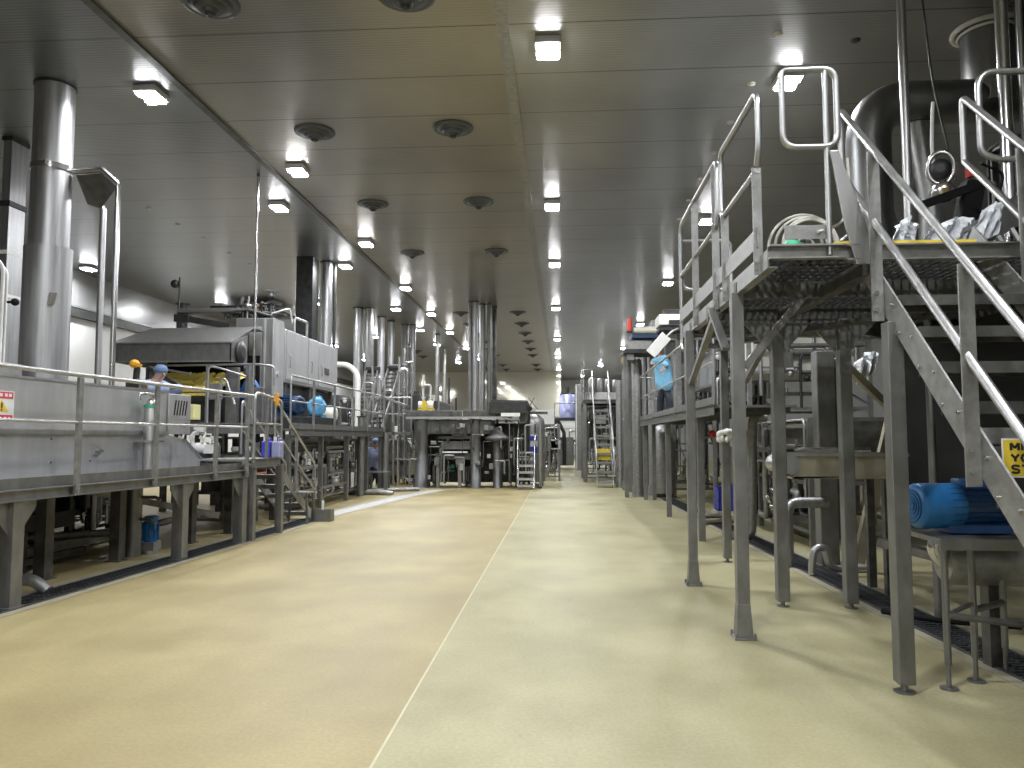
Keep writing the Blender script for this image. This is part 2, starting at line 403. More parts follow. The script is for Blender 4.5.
# small round plugs in the ceiling
pc = MB().lathe((0, 0, -.025), [(.02, 0), (.045, .006), (.055, .025)], 14).build('ceiling_plug', 'flash'); pc.location = (2.45, 8.45, H - .025)
tag(pc, 'nearest small pale round plug in the ceiling above the right platform', 'ceiling plug', 'plugs over the right platform')
for i, y in enumerate([9.67, 10.86, 12.02, 13.23, 14.47, 15.74]):
    c = dup(pc, (2.45, y, H - .025), '%s small pale round plug in the ceiling above the right platform' % ORD[i + 1])
for i, y in enumerate([14.28, 15.42, 16.56, 17.96, 19.15]):
    c = dup(pc, (-8.15, y, H - .025), '%s small pale round plug in the ceiling above the left hood' % ORD[i], 'plugs over the left hood')
c = MB().lathe((3.38, 8.65, H - .025), [(.02, 0), (.045, .006), (.055, .025)], 14).build('ceiling_plug', 'dark')
tag(c, 'small dark round plug in the ceiling beside the big elbow duct', 'ceiling plug')

# ------------------------------------------------------------------ rails and platforms
def rail_run(parent, pts, heights, r, m='steel', posts=(), zdeck=None, name='handrail', fil=.09):
    pass

# ================================================================== LEFT FRONT PLATFORM
use(LEFT)
t = thing('platform_walkway', 'low grey steel walkway with handrail along the near left vat', 'walkway', (-4.7, 7, 0))
lw = t
MB().box(-5.36, -4.705, 3.0, 10.45, .97, .995).build('deck_plate', 'galv', t)
MB().channel((-4.70, 3.0, .955), (-4.70, 10.45, .955), .05, .10).build('edge_channel', 'post', t)
MB().box(-4.745, -4.735, 3.0, 10.4, .995, 1.10).build('toe_board', 'post', t)
mb = MB()
for y in (4.0, 6.32, 8.91, 10.39): mb.bar((-5.5, y, .93), (-4.72, y, .93), .07, .08)
mb.build('cross_beam', 'post', t)
for y in (4.0, 6.32, 8.91, 10.39):
    m_ = MB().box(-4.80, -4.67, y - .065, y + .065, .01, .905).box(-4.83, -4.64, y - .09, y + .09, 0, .012)
    for s in (-1, 1): m_.prism([(-4.715, y + s * .065, .62), (-4.715, y + s * .065, .905), (-4.715, y + s * .25, .905), (-4.715, y + s * .25, .84)], (-.012, 0, 0))
    m_.build('leg', 'post', t)
hr = MB().tube([(-4.66, 3.0, 2.06), (-4.66, 9.9, 2.05), (-4.66, 10.55, 2.05)], .0215, fil=.05).build('handrail', 'steel', t)
MB().tube([(-4.66, 3.0, 1.60), (-4.66, 10.4, 1.60)], .0165).build('mid_rail', 'steel', hr)
for y in (4.5, 5.75, 7.0, 8.25, 9.55, 10.4):
    MB().box(-4.675, -4.645, y - .03, y + .03, .91, 2.03).box(-4.64, -4.632, y - .02, y - .0, .93, .95).box(-4.645, -4.632, y - .012, y + .012, .945, .97).build('post', 'galv', hr)

# the vat behind the walkway
t = thing('process_vat', 'long grey stainless vat with a folded ledge behind the left walkway', 'vat', (-6.2, 6.5, 1.0)); vat = t
ym = 9.58
MB().prism([(-5.35, 2.6, 1.5), (-5.35, ym, 1.5), (-5.35, ym, 2.04), (-5.35, 2.6, 2.04)], (-1.75, 0, 0)).build('upper_shell', 'vat', t)
MB().box(-7.12, -5.335, 2.6, ym + .01, 2.035, 2.06).build('top_rim', 'steel', t)
MB().box(-7.1, -5.31, 2.6, ym, 1.515, 1.54).box(-5.345, -5.312, 2.6, ym, 1.49, 1.515).build('ledge', 'steel', t)
MB().prism([(-5.36, 2.6, .997), (-5.36, 10.45, .997), (-5.36, 10.45, 1.16), (-5.36, 9.98, 1.44), (-5.36, 9.6, 1.5), (-5.36, 2.6, 1.5)], (-1.72, 0, 0)).build('lower_shell', 'vat', t)
MB().bar((-5.345, 10.0, 1.44), (-5.345, 10.45, 1.17), .02, .02).build('edge_strip', 'bright', t)
mb = MB()
for y, z in ((7.55, 1.44), (7.55, 1.2), (7.55, 1.05), (8.35, 1.3), (8.28, 1.02), (8.15, 1.2), (8.12, 1.04)): mb.cyl((-5.36, y, z), (-5.345, y, z), .012, n=10)
mb.build('bolt', 'bright', t)
MB().box(-5.36, -5.33, 8.2, 8.3, 1.26, 1.36).cyl((-5.33, 8.25, 1.31), (-5.30, 8.25, 1.31), .03).build('drain_valve', 'steel', t)
# warning notice on the vat
p = MB().box(-5.350, -5.346, 6.62, 7.03, 1.60, 1.90).build('warning_notice', 'white', t)
plab(p, 'white and red warning notice with yellow triangle')
MB().box(-5.346, -5.344, 6.635, 7.015, 1.825, 1.89).build('top_band', 'signred', p)
MB().box(-5.346, -5.344, 6.635, 7.015, 1.612, 1.67).build('bottom_band', 'signred', p)
MB().prism([(-5.346, 6.80, 1.70), (-5.346, 6.96, 1.70), (-5.346, 6.88, 1.81)], (.002, 0, 0)).build('triangle', 'yellow', p)
MB().box(-5.344, -5.343, 6.872, 6.888, 1.735, 1.785).box(-5.344, -5.343, 6.872, 6.888, 1.71, 1.725).build('triangle_mark', 'ink', p)
mb = MB()
for k, y in enumerate((6.66, 6.72, 6.79, 6.85, 6.91, 6.96)):
    mb.box(-5.344, -5.343, y, y + .035, 1.845, 1.875)
    mb.box(-5.344, -5.343, y, y + .03, 1.63, 1.65)
mb.build('lettering', 'white', p)

# upright canister on the vat face
t = thing('filter_canister', 'upright steel canister with a green ring before the vat', 'filter', (-5.22, 9.05, 1.0))
MB().lathe((-5.22, 9.05, 1.0), [(.085, 0), (.085, .78), (.075, .82)], 18).build('body', 'steel', t)
MB().lathe((-5.22, 9.05, 1.82), [(.09, 0), (.09, .035)], 18).build('ring', 'green', t)
MB().lathe((-5.22, 9.05, 1.855), [(.06, 0), (.06, .05), (.03, .08)], 14).tube([(-5.22, 9.05, 1.93), (-5.22, 9.05, 1.99), (-5.22, 8.8, 1.99), (-5.22, 8.8, 1.9)], .018).build('head', 'bright', t)
MB().box(-5.36, -5.12, 8.92, 9.18, 1.40, 1.42).build('bracket', 'bright', t)
# louvred control box at the vat end
t = thing('control_box', 'grey control box with slanted louvres at the far end of the vat', 'control box', (-5.45, 9.85, 1.5))
MB().box(-5.75, -5.33, 9.60, 10.12, 1.5, 2.03).build('case', 'vat', t, .008)
mb = MB()
for k in range(5): mb.bar((-5.328, 9.72 + k * .065, 1.75), (-5.328, 9.76 + k * .065, 1.95), .004, .022)
mb.build('louvre', 'black', t)
MB().cyl((-5.335, 9.95, 1.62), (-5.30, 9.95, 1.62), .028).build('latch', 'bright', t)

# inner legs carrying the vat
for i, y in enumerate((7.6, 8.78, 10.34, 11.44)):
    mb = MB().box(-5.48, -5.36, y - .06, y + .06, .01, .97 if y < 10.4 else .9).box(-5.51, -5.33, y - .09, y + .09, 0, .012)
    tag(mb.build('support_post', 'grime'), '%s square steel post behind the left drain carrying the vat' % ORD[i], 'post', 'posts under the vat')
# pipe leg and blue pump under the deck
use()
t = thing('standpipe', 'stout grey standpipe on the floor beside the blue pump', 'pipe', (-5.28, 9.15, 0))
MB().cyl((-5.28, 9.15, 0), (-5.28, 9.15, .93), .095, n=18).build('pipe', 'post', t)
MB().tube([(-5.28, 9.15, .72), (-5.0, 9.15, .72), (-4.95, 9.15, .68)], .022).build('branch', 'steel', t)
MB().tube([(-5.28, 9.15, .45), (-5.05, 9.12, .45), (-4.98, 9.12, .4)], .02).build('branch', 'steel', t)
t = thing('pump', 'small upright blue pump motor under the left walkway', 'pump', (-5.05, 9.4, 0))
MB().lathe((-5.05, 9.4, .18), [(.085, 0), (.10, .02), (.10, .30), (.085, .32)], 16).box(-5.16, -4.94, 9.3, 9.36, .38, .45).build('motor', 'blue', t)
MB().lathe((-5.05, 9.4, .50), [(.105, 0), (.105, .05), (.06, .07)], 16).build('fan_cover', 'blue', t)
MB().box(-5.16, -4.94, 9.29, 9.51, .06, .18).lathe((-5.05, 9.4, 0), [(.12, 0), (.12, .06)], 16).build('base', 'steel', t)
mb = MB()
for k in range(12):
    a = k * PI / 6; mb.boxc((-5.05 + .105 * math.cos(a), 9.4 + .105 * math.sin(a), .34), (.025, .008, .26), rz=a)
mb.build('cooling_fins', 'blue', t); pump_t = t
# drain pipe lying at the near leg
t = MB().tube([(-5.9, 6.9, .12), (-4.96, 6.95, .12), (-4.83, 6.96, .015)], .055, n=14, fil=.16).build('drain_pipe', 'duct')
tag(t, 'grey drain pipe elbow on the floor behind the nearest left leg', 'pipe')
# dark conveyor works below the vat
t = thing('belt_conveyor', 'dark belt conveyor with rollers running below the near vat', 'conveyor', (-5.9, 7.5, 0))
MB().box(-6.6, -5.85, 4.5, 8.6, .42, .62).build('belt', 'black', t)
for x in (-5.8, -6.65): MB().box(x - .02, x + .02, 4.4, 8.75, .42, .60).build('side_rail', 'dark', t)
for y in (5.2, 6.4, 7.6, 8.7):
    MB().cyl((-6.62, y, .5), (-5.83, y, .5), .075).build('roller', 'grime', t)
for x in (-5.8, -6.65):
    for y in (5.0, 7.9): MB().box(x - .04, x + .04, y - .04, y + .04, 0, .43).build('leg', 'grime', t)
MB().bar((-5.75, 5.5, .12), (-5.75, 8.9, .12), .06, .07).build('brace', 'grime', t)
pump_t.location = (-5.17, 9.35, 0); pump_t.scale = (.84, .84, .84)
t = thing('shade_mass', 'long black mass added to darken the space under the near vat', 'tank', (-7.1, 7.5, 0))  # made-up black body, added to darken the space under the vat
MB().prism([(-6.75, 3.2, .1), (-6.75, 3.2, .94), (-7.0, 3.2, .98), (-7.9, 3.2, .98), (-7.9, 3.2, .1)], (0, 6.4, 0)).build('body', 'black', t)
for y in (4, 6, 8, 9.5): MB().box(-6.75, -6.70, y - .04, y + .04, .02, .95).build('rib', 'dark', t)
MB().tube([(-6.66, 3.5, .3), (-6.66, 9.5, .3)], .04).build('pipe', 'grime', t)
t = thing('drive_pulley', 'dark round drive pulley hung under the vat by the first leg', 'pulley', (-5.55, 7.05, .75))
MB().lathe((-5.62, 7.05, .78), [(.05, 0), (.14, .01), (.14, .10), (.05, .11)], 20, (1, 0, 0)).build('wheel', 'dark', t)
MB().cyl((-5.8, 7.05, .78), (-5.46, 7.05, .78), .035).build('shaft', 'steel', t)
MB().box(-5.75, -5.68, 7.0, 7.1, .78, .99).build('hanger', 'grime', t)
t = tag(MB().box(-6.4, -5.9, 8.0, 8.35, .57, .80).build('crate', 'vblue', None, .01), 'dark blue plastic crate in the shade under the vat', 'crate')
t = tag(MB().boxc((-6.3, 9.0, .1), (.1, 3.4, .12), rz=.05).build('floor_beam', 'galv'), 'low grey steel beam lying along the floor under the vat', 'beam')
t = tag(MB().tube([(-7.0, 8.6, .22), (-5.9, 9.9, .2), (-5.5, 11.2, .3)], .05).build('floor_pipe', 'galv'), 'long grey pipe run low over the floor behind the vat posts', 'pipe')
t = tag(MB().bar((-6.3, 9.8, .75), (-5.2, 11.3, .28), .09, .09).build('brace_tube', 'galv'), 'slanting square brace tube between posts under the left deck', 'brace')
use()
# ================================================================== LEFT COLUMN AND DUCTS
t = thing('exhaust_stack', 'big round stainless exhaust stack rising from the vat to the ceiling', 'exhaust duct', (-6.55, 9.5, 2.06))
SX, SY = -6.53, 9.15
MB().cyl((SX, SY, 2.06), (SX, SY, 3.86), .275, .275, 32).build('lower_sleeve', 'duct', t)
MB().cyl((SX, SY, 3.86), (SX, SY, 4.9), .232, n=32).build('middle_section', 'duct', t)
MB().cyl((SX, SY, 4.9), (SX, SY, 5.995), .232, n=32).build('upper_section', 'duct', t)
MB().cyl((SX, SY, 4.86), (SX, SY, 4.93), .246, n=32).boxc((SX + .08, SY - .25, 4.89), (.05, .06, .06)).build('clamp_ring', 'bright', t)
MB().cyl((SX, SY, 5.975), (SX, SY, 5.998), .25, n=32).build('ceiling_collar', 'dark', t)
MB().bar((SX + .2, SY - .2, 3.1), (SX + .24, SY - .22, 3.25), .03, .1).build('lug', 'steel', t)
p0 = V((-8.2, 10.8, 0))
t = thing('square_duct', 'square stainless duct left behind the big exhaust stack', 'duct', (-8.25, 10.9, 2.0))
MB().box(-8.40, -8.27, 10.68, 11.02, 2.0, 4.95).build('lower_section', 'duct', t)
MB().box(-8.40, -8.27, 10.68, 11.02, 4.99, 5.995).build('upper_section', 'duct', t)
MB().box(-8.42, -8.25, 10.66, 11.04, 4.93, 5.01).build('middle_flange', 'dark', t)
MB().box(-8.42, -8.25, 10.66, 11.04, 5.94, 5.998).build('ceiling_flange', 'dark', t)
MB().box(-8.405, -8.265, 10.675, 11.025, 4.2, 4.26).build('seam_band', 'white', t)
MB().box(-8.405, -8.265, 10.675, 11.025, 3.55, 3.6).build('seam_band', 'white', t)
# goalpost pipe
t = thing('pipe_frame', 'bent square stainless frame joining the exhaust stack to the deck', 'pipe frame', (-5.75, 9.6, 2.0))
MB().tube([(-6.3, 9.2, 4.88), (-5.90, 9.2, 4.90), (-5.67, 9.2, 4.70), (-5.66, 9.2, 2.06)], .04, n=4, fil=.02).build('front_tube', 'bright', t)
MB().tube([(-6.7, 10.2, 4.80), (-6.49, 10.2, 4.72), (-6.47, 10.2, .0)], .045, n=8, fil=.05).build('rear_tube', 'steel', t)
MB().prism([(-6.27, 9.25, 4.84), (-5.92, 9.25, 4.86), (-5.70, 9.25, 4.70), (-6.46, 10.1, 4.68), (-6.7, 10.15, 4.76)], (0, 0, .01)).build('web_plate', 'grime', t)
# hoses by the frame edge
def hose_bundle(name, label, c, R, n, r, m, plane='xz', arc=(0, PI), cat='hose', seed=3, drop=0):
    rnd = random.Random(seed); mb = MB()
    for k in range(n):
        pts = []; rr = R * (1 - .12 * k + rnd.uniform(-.03, .03)); off = rnd.uniform(-.1, .1)
        for j in range(15):
            a = arc[0] + (arc[1] - arc[0]) * j / 14
            x, z = rr * math.cos(a), rr * math.sin(a)
            pts.append((c[0] + x, c[1] + off, c[2] + z) if plane == 'xz' else (c[0] + off, c[1] + x, c[2] + z))
        if drop: pts = [V(pts[0]) + V((0, 0, -drop))] + pts + [V(pts[-1]) + V((0, 0, -drop))]
        mb.tube(pts, r, n=7, fil=.02)
    return tag(mb.build(name, m), label, cat)
HC = at(-8, 275, 8.4)
hose_bundle('hose_bundle', 'looped grey hoses at the left picture edge beside the stack', HC, .21, 6, .016, 'white', seed=4, drop=1.06)
KP = at(15, 302, 8.4)
tag(MB().ball(KP, .045).cyl(KP, (HC.x + .21, 8.4, KP.z), .016).build('valve_knob', 'black'), 'small black valve knob beside the looped grey hoses', 'valve')
tag(MB().box(HC.x - .6, HC.x + .28, 8.2, 8.6, 2.065, 2.32).build('hose_cabinet', 'galv', None, .01), 'pale steel cabinet with hoses behind the vat at the left edge', 'cabinet')
# ------------------------------------------------------------------ people
def skin_obj(name, pts, edges, radii, m, parent, sub=2):
    org = parent.location
    me = bpy.data.meshes.new(name); me.from_pydata([V(p) - org for p in pts], edges, [])
    o = bpy.data.objects.new(name, me); C.objects.link(o); o.parent = parent
    md = o.modifiers.new('skin', 'SKIN'); md.use_smooth_shade = True
    sv = me.skin_vertices[0].data
    for i, r in enumerate(radii):
        sv[i].radius = r if hasattr(r, '__len__') else (r, r)
    sv[0].use_root = True
    s = o.modifiers.new('sub', 'SUBSURF'); s.levels = sub; s.render_levels = sub
    me.materials.append(M[m]); return o

def person(label, feet, pelvis, chest, face, hands, elbows, knees, coat='coat', trouser='trouser', net='net', boots='whitecloth', toe=.2):
    """feet, hands, elbows, knees: (left, right) points; face: direction the head looks."""
    pelvis, chest = V(pelvis), V(chest); face = V(face).normalized()
    t = thing('person', label, 'person', ((feet[0][0] + feet[1][0]) / 2, (feet[0][1] + feet[1][1]) / 2, min(feet[0][2], feet[1][2])))
    up = (chest - pelvis).normalized(); side = face.cross(V((0, 0, 1))).normalized()      # person's right
    neck = chest + up * .13 + face * .01; head = neck + (up * .4 + V((0, 0, 1)) * .6).normalized() * .13 + face * .03
    hup = (head - neck).normalized(); top = head + hup * .09
    P = [pelvis, pelvis.lerp(chest, .5), chest, neck, head, top, head + face * .105 - hup * .01]
    R = [(.12, .09), (.11, .085), (.14, .095), .055, (.078, .095), (.06, .07), .016]
    Eg = [(0, 1), (1, 2), (2, 3), (3, 4), (4, 5), (4, 6)]
    for sgn in (-1, 1):                                        # ears
        P.append(head + side * (sgn * .085)); R.append((.012, .025)); Eg.append((4, len(P) - 1))
    cP, cR, cE = [pelvis - up * .30, pelvis + up * .02, pelvis.lerp(chest, .55), chest, chest + up * .07], [(.235, .20), (.215, .185), (.205, .175), (.215, .165), (.10, .09)], [(0, 1), (1, 2), (2, 3), (3, 4)]
    tP, tR, tE = [pelvis - V((0, 0, .02))], [(.10, .08)], []
    bt = []
    for sgn, hd, el, kn, ft in ((-1, hands[0], elbows[0], knees[0], feet[0]), (1, hands[1], elbows[1], knees[1], feet[1])):
        hd, el, kn, ft = V(hd), V(el), V(kn), V(ft)
        sh = chest + side * (sgn * .185) + up * .03
        d = (hd - el).normalized(); wr = hd - d * .06
        b = len(P); P += [sh, el, wr, hd]; R += [.062, .043, .028, (.036, .018)]; Eg += [(2, b), (b, b + 1), (b + 1, b + 2), (b + 2, b + 3)]
        wd = d.cross(V((0, 0, 1))); wd = wd.normalized() if wd.length > .05 else side
        dn = wd.cross(d).normalized(); dn = dn if dn.z < 0 else -dn
        for k, (o, ln) in enumerate(((-.033, .062), (-.011, .075), (.011, .07), (.033, .055))):   # four bent fingers
            q = len(P); P += [hd + d * .045 + wd * o, hd + d * (.045 + ln * .55) + wd * o * 1.1 + dn * .008, hd + d * (.045 + ln) + wd * o * 1.1 + dn * .03]
            R += [.010, .009, .008]; Eg += [(b + 3, q), (q, q + 1), (q + 1, q + 2)]
        q = len(P); P += [hd + wd * (-sgn * .045) - d * .005, hd + wd * (-sgn * .065) + d * .035 + dn * .015]; R += [.011, .009]; Eg += [(b + 3, q), (q, q + 1)]
        hip = pelvis + side * (sgn * .09) - V((0, 0, .06)); ank = ft + V((0, 0, .09))
        b = len(P); P += [hip, kn, ank, ft + face * toe * .6 + V((0, 0, .035))]; R += [.095, .06, .042, (.04, .03)]; Eg += [(0, b), (b, b + 1), (b + 1, b + 2), (b + 2, b + 3)]
        b = len(cP); cP += [sh, el, wr - d * .01]; cR += [.10, .08, .062]; cE += [(3, b), (b, b + 1), (b + 1, b + 2)]
        b = len(tP); tP += [hip, kn, ank + V((0, 0, .03))]; tR += [.095, .085, .07]; tE += [(0, b), (b, b + 1), (b + 1, b + 2)]
        bt.append(ft)
    skin_obj('body', P, Eg, R, 'skin', t)
    skin_obj('coat', cP, cE, cR, coat, t)
    skin_obj('trousers', tP, tE, tR, trouser, t)
    mb = MB().ball(head + hup * .045 - face * .02, (.10, .115, .085), 18, 10); mb.build('hair_net', net, t)
    for ft in bt:
        fx = face.copy(); fx.z = 0; fx.normalize()
        MB().boxc(ft + fx * .07 + V((0, 0, .045)), (.10, .27, .09), rz=math.atan2(fx.y, fx.x) - PI / 2).boxc(ft + V((0, 0, .14)), (.105, .12, .12), rz=math.atan2(fx.y, fx.x) - PI / 2).build('boot', boots, t, .03)
    mb = MB()
    for sgn in (-1, 1): mb.ball(head + face * .088 + side * (sgn * .033) + hup * .012, .012, 8, 6)
    mb.build('eyes', 'ink', t)
    MB().boxc(head + face * .09 - hup * .055, (.05, .02, .012), rz=math.atan2(face.y, face.x) - PI / 2).build('mouth', 'pink', t)
    return t

# ================================================================== HOOD, FRYER DECK
t = thing('extraction_hood', 'wide grey extraction hood with a sloping roof behind the near vat', 'hood', (-7.2, 14, 2.8)); hood = t
MB().prism([(-8.02, 13.0, 2.80), (-5.83, 13.0, 2.80), (-5.83, 13.0, 3.14), (-8.02, 13.0, 3.14)], (0, .02, 0)).prism([(-5.83, 13.0, 2.80), (-5.83, 13.7, 2.80), (-5.83, 13.7, 3.36), (-5.83, 13.0, 3.14)], (-.02, 0, 0)).prism([(-8.02, 13.0, 2.80), (-8.02, 16.2, 2.80), (-8.02, 16.2, 3.5), (-8.02, 14.3, 3.56), (-8.02, 13.0, 3.14)], (.02, 0, 0)).build('skirt', 'post', t)
MB().prism([(-8.04, 12.98, 3.13), (-5.81, 12.98, 3.13), (-5.95, 14.3, 3.58), (-8.0, 14.3, 3.58)], (0, 0, .02)).prism([(-8.0, 14.3, 3.58), (-5.95, 14.3, 3.58), (-5.95, 14.8, 3.57), (-8.0, 14.8, 3.57)], (0, 0, .02)).build('roof', 'post', t)
MB().box(-8.04, -5.81, 12.97, 13.0, 2.79, 2.815).build('edge_trim', 'galv', t)
MB().box(-8.04, -5.81, 12.97, 13.0, 3.125, 3.15).build('edge_trim', 'galv', t)
MB().lathe((-5.83, 13.35, 3.0), [(.16, 0), (.2, .02), (.2, .05), (.1, .08)], 20, (1, 0, 0)).build('hatch', 'dark', t)
for x in (-7.95, -7.55):
    MB().box(x - .05, x + .05, 16.1, 16.2, .0, 2.85).build('leg', 'grime', t)
# fryer trough with golden product
t = thing('fryer_trough', 'dark fryer trough filled with golden product under the hood', 'fryer', (-6.9, 14, .0))
MB().box(-8.0, -6.05, 13.12, 14.8, 1.75, 2.20).build('tank', 'dark', t)
mb = MB(); rnd = random.Random(2); nx, ny = 46, 10; g = []
for j in range(ny):
    for i in range(nx):
        x = -7.95 + 1.85 * i / (nx - 1); g.append((x, 13.12 + 1.6 * j / (ny - 1) + rnd.uniform(-.05, .05), 2.28 + .46 * (j / (ny - 1)) ** .8 + rnd.uniform(-.035, .035)))
mb.add(g, [(j * nx + i, j * nx + i + 1, (j + 1) * nx + i + 1, (j + 1) * nx + i) for j in range(ny - 1) for i in range(nx - 1)])
mb.prism([(-7.95, 13.12, 2.2), (-6.1, 13.12, 2.2), (-6.1, 13.12, 2.3), (-7.95, 13.12, 2.3)], (0, .05, 0))
o = mb.build('product', 'chips', t); o['kind'] = 'stuff'
MB().box(-7.95, -6.05, 14.8, 14.85, 1.75, 3.1).build('back_plate', 'black', t)
for x in (-7.9, -6.2):
    for y in (13.5, 14.7): MB().box(x - .05, x + .05, y - .05, y + .05, 0, 1.75).build('leg', 'grime', t)
t = thing('fryer_end_frame', 'upright grey frame plates at the right end of the fryer', 'frame', (-5.95, 13.3, 1.6))
MB().box(-6.0, -5.78, 13.2, 13.3, 1.72, 2.72).box(-5.64, -5.58, 13.2, 13.3, 1.72, 2.75).build('plate', 'post', t)
MB().boxc((-6.07, 12.9, 2.26), (.30, .03, .28)).build('guard_panel', 'galv', t)
t = tag(MB().box(-6.42, -6.20, 12.45, 12.7, 1.76, 2.02).build('tote_box', 'cream', None, .01), 'pale yellow tote box standing on the deck below the fryer', 'box'); t.data.materials[0] = mat('pale_yellow_plastic', (.80, .76, .38), .5, 0, .05, 8)
t = thing('machine_stand', 'dark machine stand topped by an orange cover left of the worker', 'machine', (-6.75, 11.6, 1.0))
MB().box(-6.85, -6.63, 11.5, 11.7, 1.0, 2.35).build('body', 'dark', t, .01)
MB().ball((-6.74, 11.55, 2.62), (.075, .08, .07), 12, 8).boxc((-6.66, 11.5, 2.6), (.12, .06, .05), ry=.3).build('cover', 'orange', t)
MB().tube([(-6.74, 11.6, 2.3), (-6.72, 11.6, 2.6)], .05).build('neck', 'dark', t)
t = thing('guard_frame', 'sloping dark guard frame between the orange cover and the blue worker', 'guard', (-6.5, 11.9, 1.6))
MB().bar((-6.72, 11.9, 2.60), (-6.15, 11.9, 2.28), .05, .05).bar((-6.72, 11.9, 2.6), (-6.72, 11.9, 1.2), .04, .04).build('frame', 'dark', t)
MB().prism([(-6.72, 11.92, 2.58), (-6.15, 11.92, 2.26), (-6.15, 11.92, 1.6), (-6.72, 11.92, 1.6)], (0, .01, 0)).build('panel', 'post', t)
t = tag(MB().boxc((-6.98, 11.2, 2.16), (.5, .5, .06)).build('product_belt', 'chips'), 'strip of yellow product belt showing just above the vat rim', 'belt')
# decks that the fryer staff stand on
t = thing('fryer_platform', 'raised steel deck with pipe handrails in front of the fryer hood', 'platform', (-6.1, 12.3, 0)); fp = t
MB().box(-7.3, -5.1, 11.9, 13.1, 1.66, 1.69).build('deck_plate', 'galv', t)
MB().channel((-7.3, 11.88, 1.60), (-5.1, 11.88, 1.60), .05, .16).channel((-5.08, 11.9, 1.60), (-5.08, 13.45, 1.60), .05, .16).build('edge_channel', 'post', t)
for x, y in ((-7.2, 12.0), (-6.15, 12.0), (-5.15, 12.0), (-5.15, 13.35)): MB().box(x - .045, x + .045, y - .045, y + .045, 0, 1.55).build('leg', 'grime', t)
hr = MB().tube([(-7.2, 13.05, 2.74), (-5.3, 12.95, 2.74), (-5.02, 12.95, 2.70), (-5.02, 12.95, 2.36)], .02, fil=.06).tube([(-7.0, 12.4, 2.66), (-6.1, 12.1, 2.50)], .018).tube([(-5.75, 12.0, 1.7), (-5.75, 12.0, 2.62), (-5.60, 12.0, 2.60), (-5.12, 12.0, 2.45)], .018).tube([(-5.55, 12.0, 1.7), (-5.53, 12.0, 2.42), (-5.45, 12.0, 2.40), (-5.3, 12.0, 2.0)], .018).build('handrail', 'steel', t)
MB().tube([(-5.5, 12.9, 2.25), (-7.2, 13.0, 2.25)], .012).build('mid_rail', 'bright', hr)
MB().tube([(-5.7, 11.95, 2.12), (-5.05, 11.95, 2.12)], .015).build('mid_rail', 'bright', hr)
MB().tube([(-6.55, 11.8, 2.1), (-6.55, 11.8, 1.58), (-5.4, 11.8, 1.46)], .02, fil=.03).build('mid_rail', 'bright', hr)
for x in (-7.05, -6.2, -5.4): MB().box(x - .025, x + .025, 12.9, 12.93, 1.69, 2.73).build('post', 'galv', hr)
# valves and tank below that deck
t = thing('holding_tank', 'low ribbed grey tank with pale valve handles below the fryer deck', 'tank', (-5.8, 11.7, 1.0))
mb = MB()
for k in range(5): mb.lathe((-6.15 + .17 * k, 11.72, 1.02), [(.08, 0), (.085, .02), (.085, .30), (.06, .36)], 12)
mb.build('vessel', 'post', t)
for k in range(5): MB().cyl((-6.05 + .17 * k, 11.52, 1.55), (-6.07 + .17 * k, 11.48, 1.37), .014, .022).boxc((-6.08 + .17 * k, 11.47, 1.45), (.08, .02, .05), ry=.5).build('valve_handle', 'cream', t)
MB().cyl((-6.12, 11.5, 1.62), (-6.12, 11.5, 1.74), .045).cyl((-6.0, 11.5, 1.62), (-6.0, 11.5, 1.74), .045).build('lamp_pair', 'white', t)
t = thing('transfer_pump', 'white pump with fittings on the deck beside the ribbed tank', 'pump', (-5.62, 11.6, 1.15))
MB().lathe((-5.72, 11.55, 1.28), [(.06, 0), (.09, .03), (.09, .16), (.05, .2)], 14, (1, 0, .1)).build('casing', 'white', t)
MB().tube([(-5.72, 11.5, 1.3), (-5.75, 11.5, 1.5), (-5.6, 11.5, 1.58)], .035).boxc((-5.48, 11.55, 1.28), (.14, .12, .14)).boxc((-5.62, 11.5, 1.6), (.16, .08, .08), ry=.3).build('fitting', 'white', t)
MB().box(-5.85, -5.4, 11.45, 11.7, 1.0, 1.18).build('base', 'dark', t)
t = thing('chain_conveyor', 'low grey slat conveyor on the deck beyond the near vat', 'conveyor', (-5.4, 11.2, .95))
MB().box(-6.0, -4.95, 10.55, 11.4, .98, 1.10).build('frame', 'post', t)
mb = MB()
for k in range(16): mb.box(-5.95 + k * .062, -5.91 + k * .062, 10.53, 11.4, 1.10, 1.125)
mb.build('slats', 'dark', t)
person('worker in pale blue coat and hair net leaning over the vat end',
       [(-6.5, 11.40, 1.0), (-6.35, 11.5, 1.0)], (-6.58, 11.44, 1.90), (-6.38, 11.45, 2.24), (.9, -.35, -.35),
       [(-5.80, 11.3, 2.24), (-5.86, 11.15, 2.21)], [(-6.10, 11.5, 2.20), (-6.12, 11.22, 2.18)], [(-6.45, 11.42, 1.42), (-6.32, 11.5, 1.42)])
tag(MB().box(-6.9, -5.75, 11.3, 11.88, .96, .995).build('deck_plate', 'galv'), 'steel deck plate that the pale blue worker stands on', 'platform')
person('worker in royal blue coat standing behind the fryer platform rails',
       [(-5.98, 13.95, 1.2), (-5.73, 14.0, 1.2)], (-5.86, 14.0, 2.02), (-5.86, 13.95, 2.45), (-.8, -.5, -.1),
       [(-6.1, 13.7, 2.2), (-5.79, 13.65, 2.1)], [(-6.08, 13.9, 2.2), (-5.66, 13.85, 2.2)], [(-5.96, 13.95, 1.62), (-5.76, 13.98, 1.62)], coat='bluecoat', net='net')
tag(MB().box(-5.70, -5.36, 13.32, 13.42, 1.69, 2.36).build('switch_cabinet', 'post', None, .01), 'grey switch cabinet in front of the royal blue coated worker', 'cabinet')
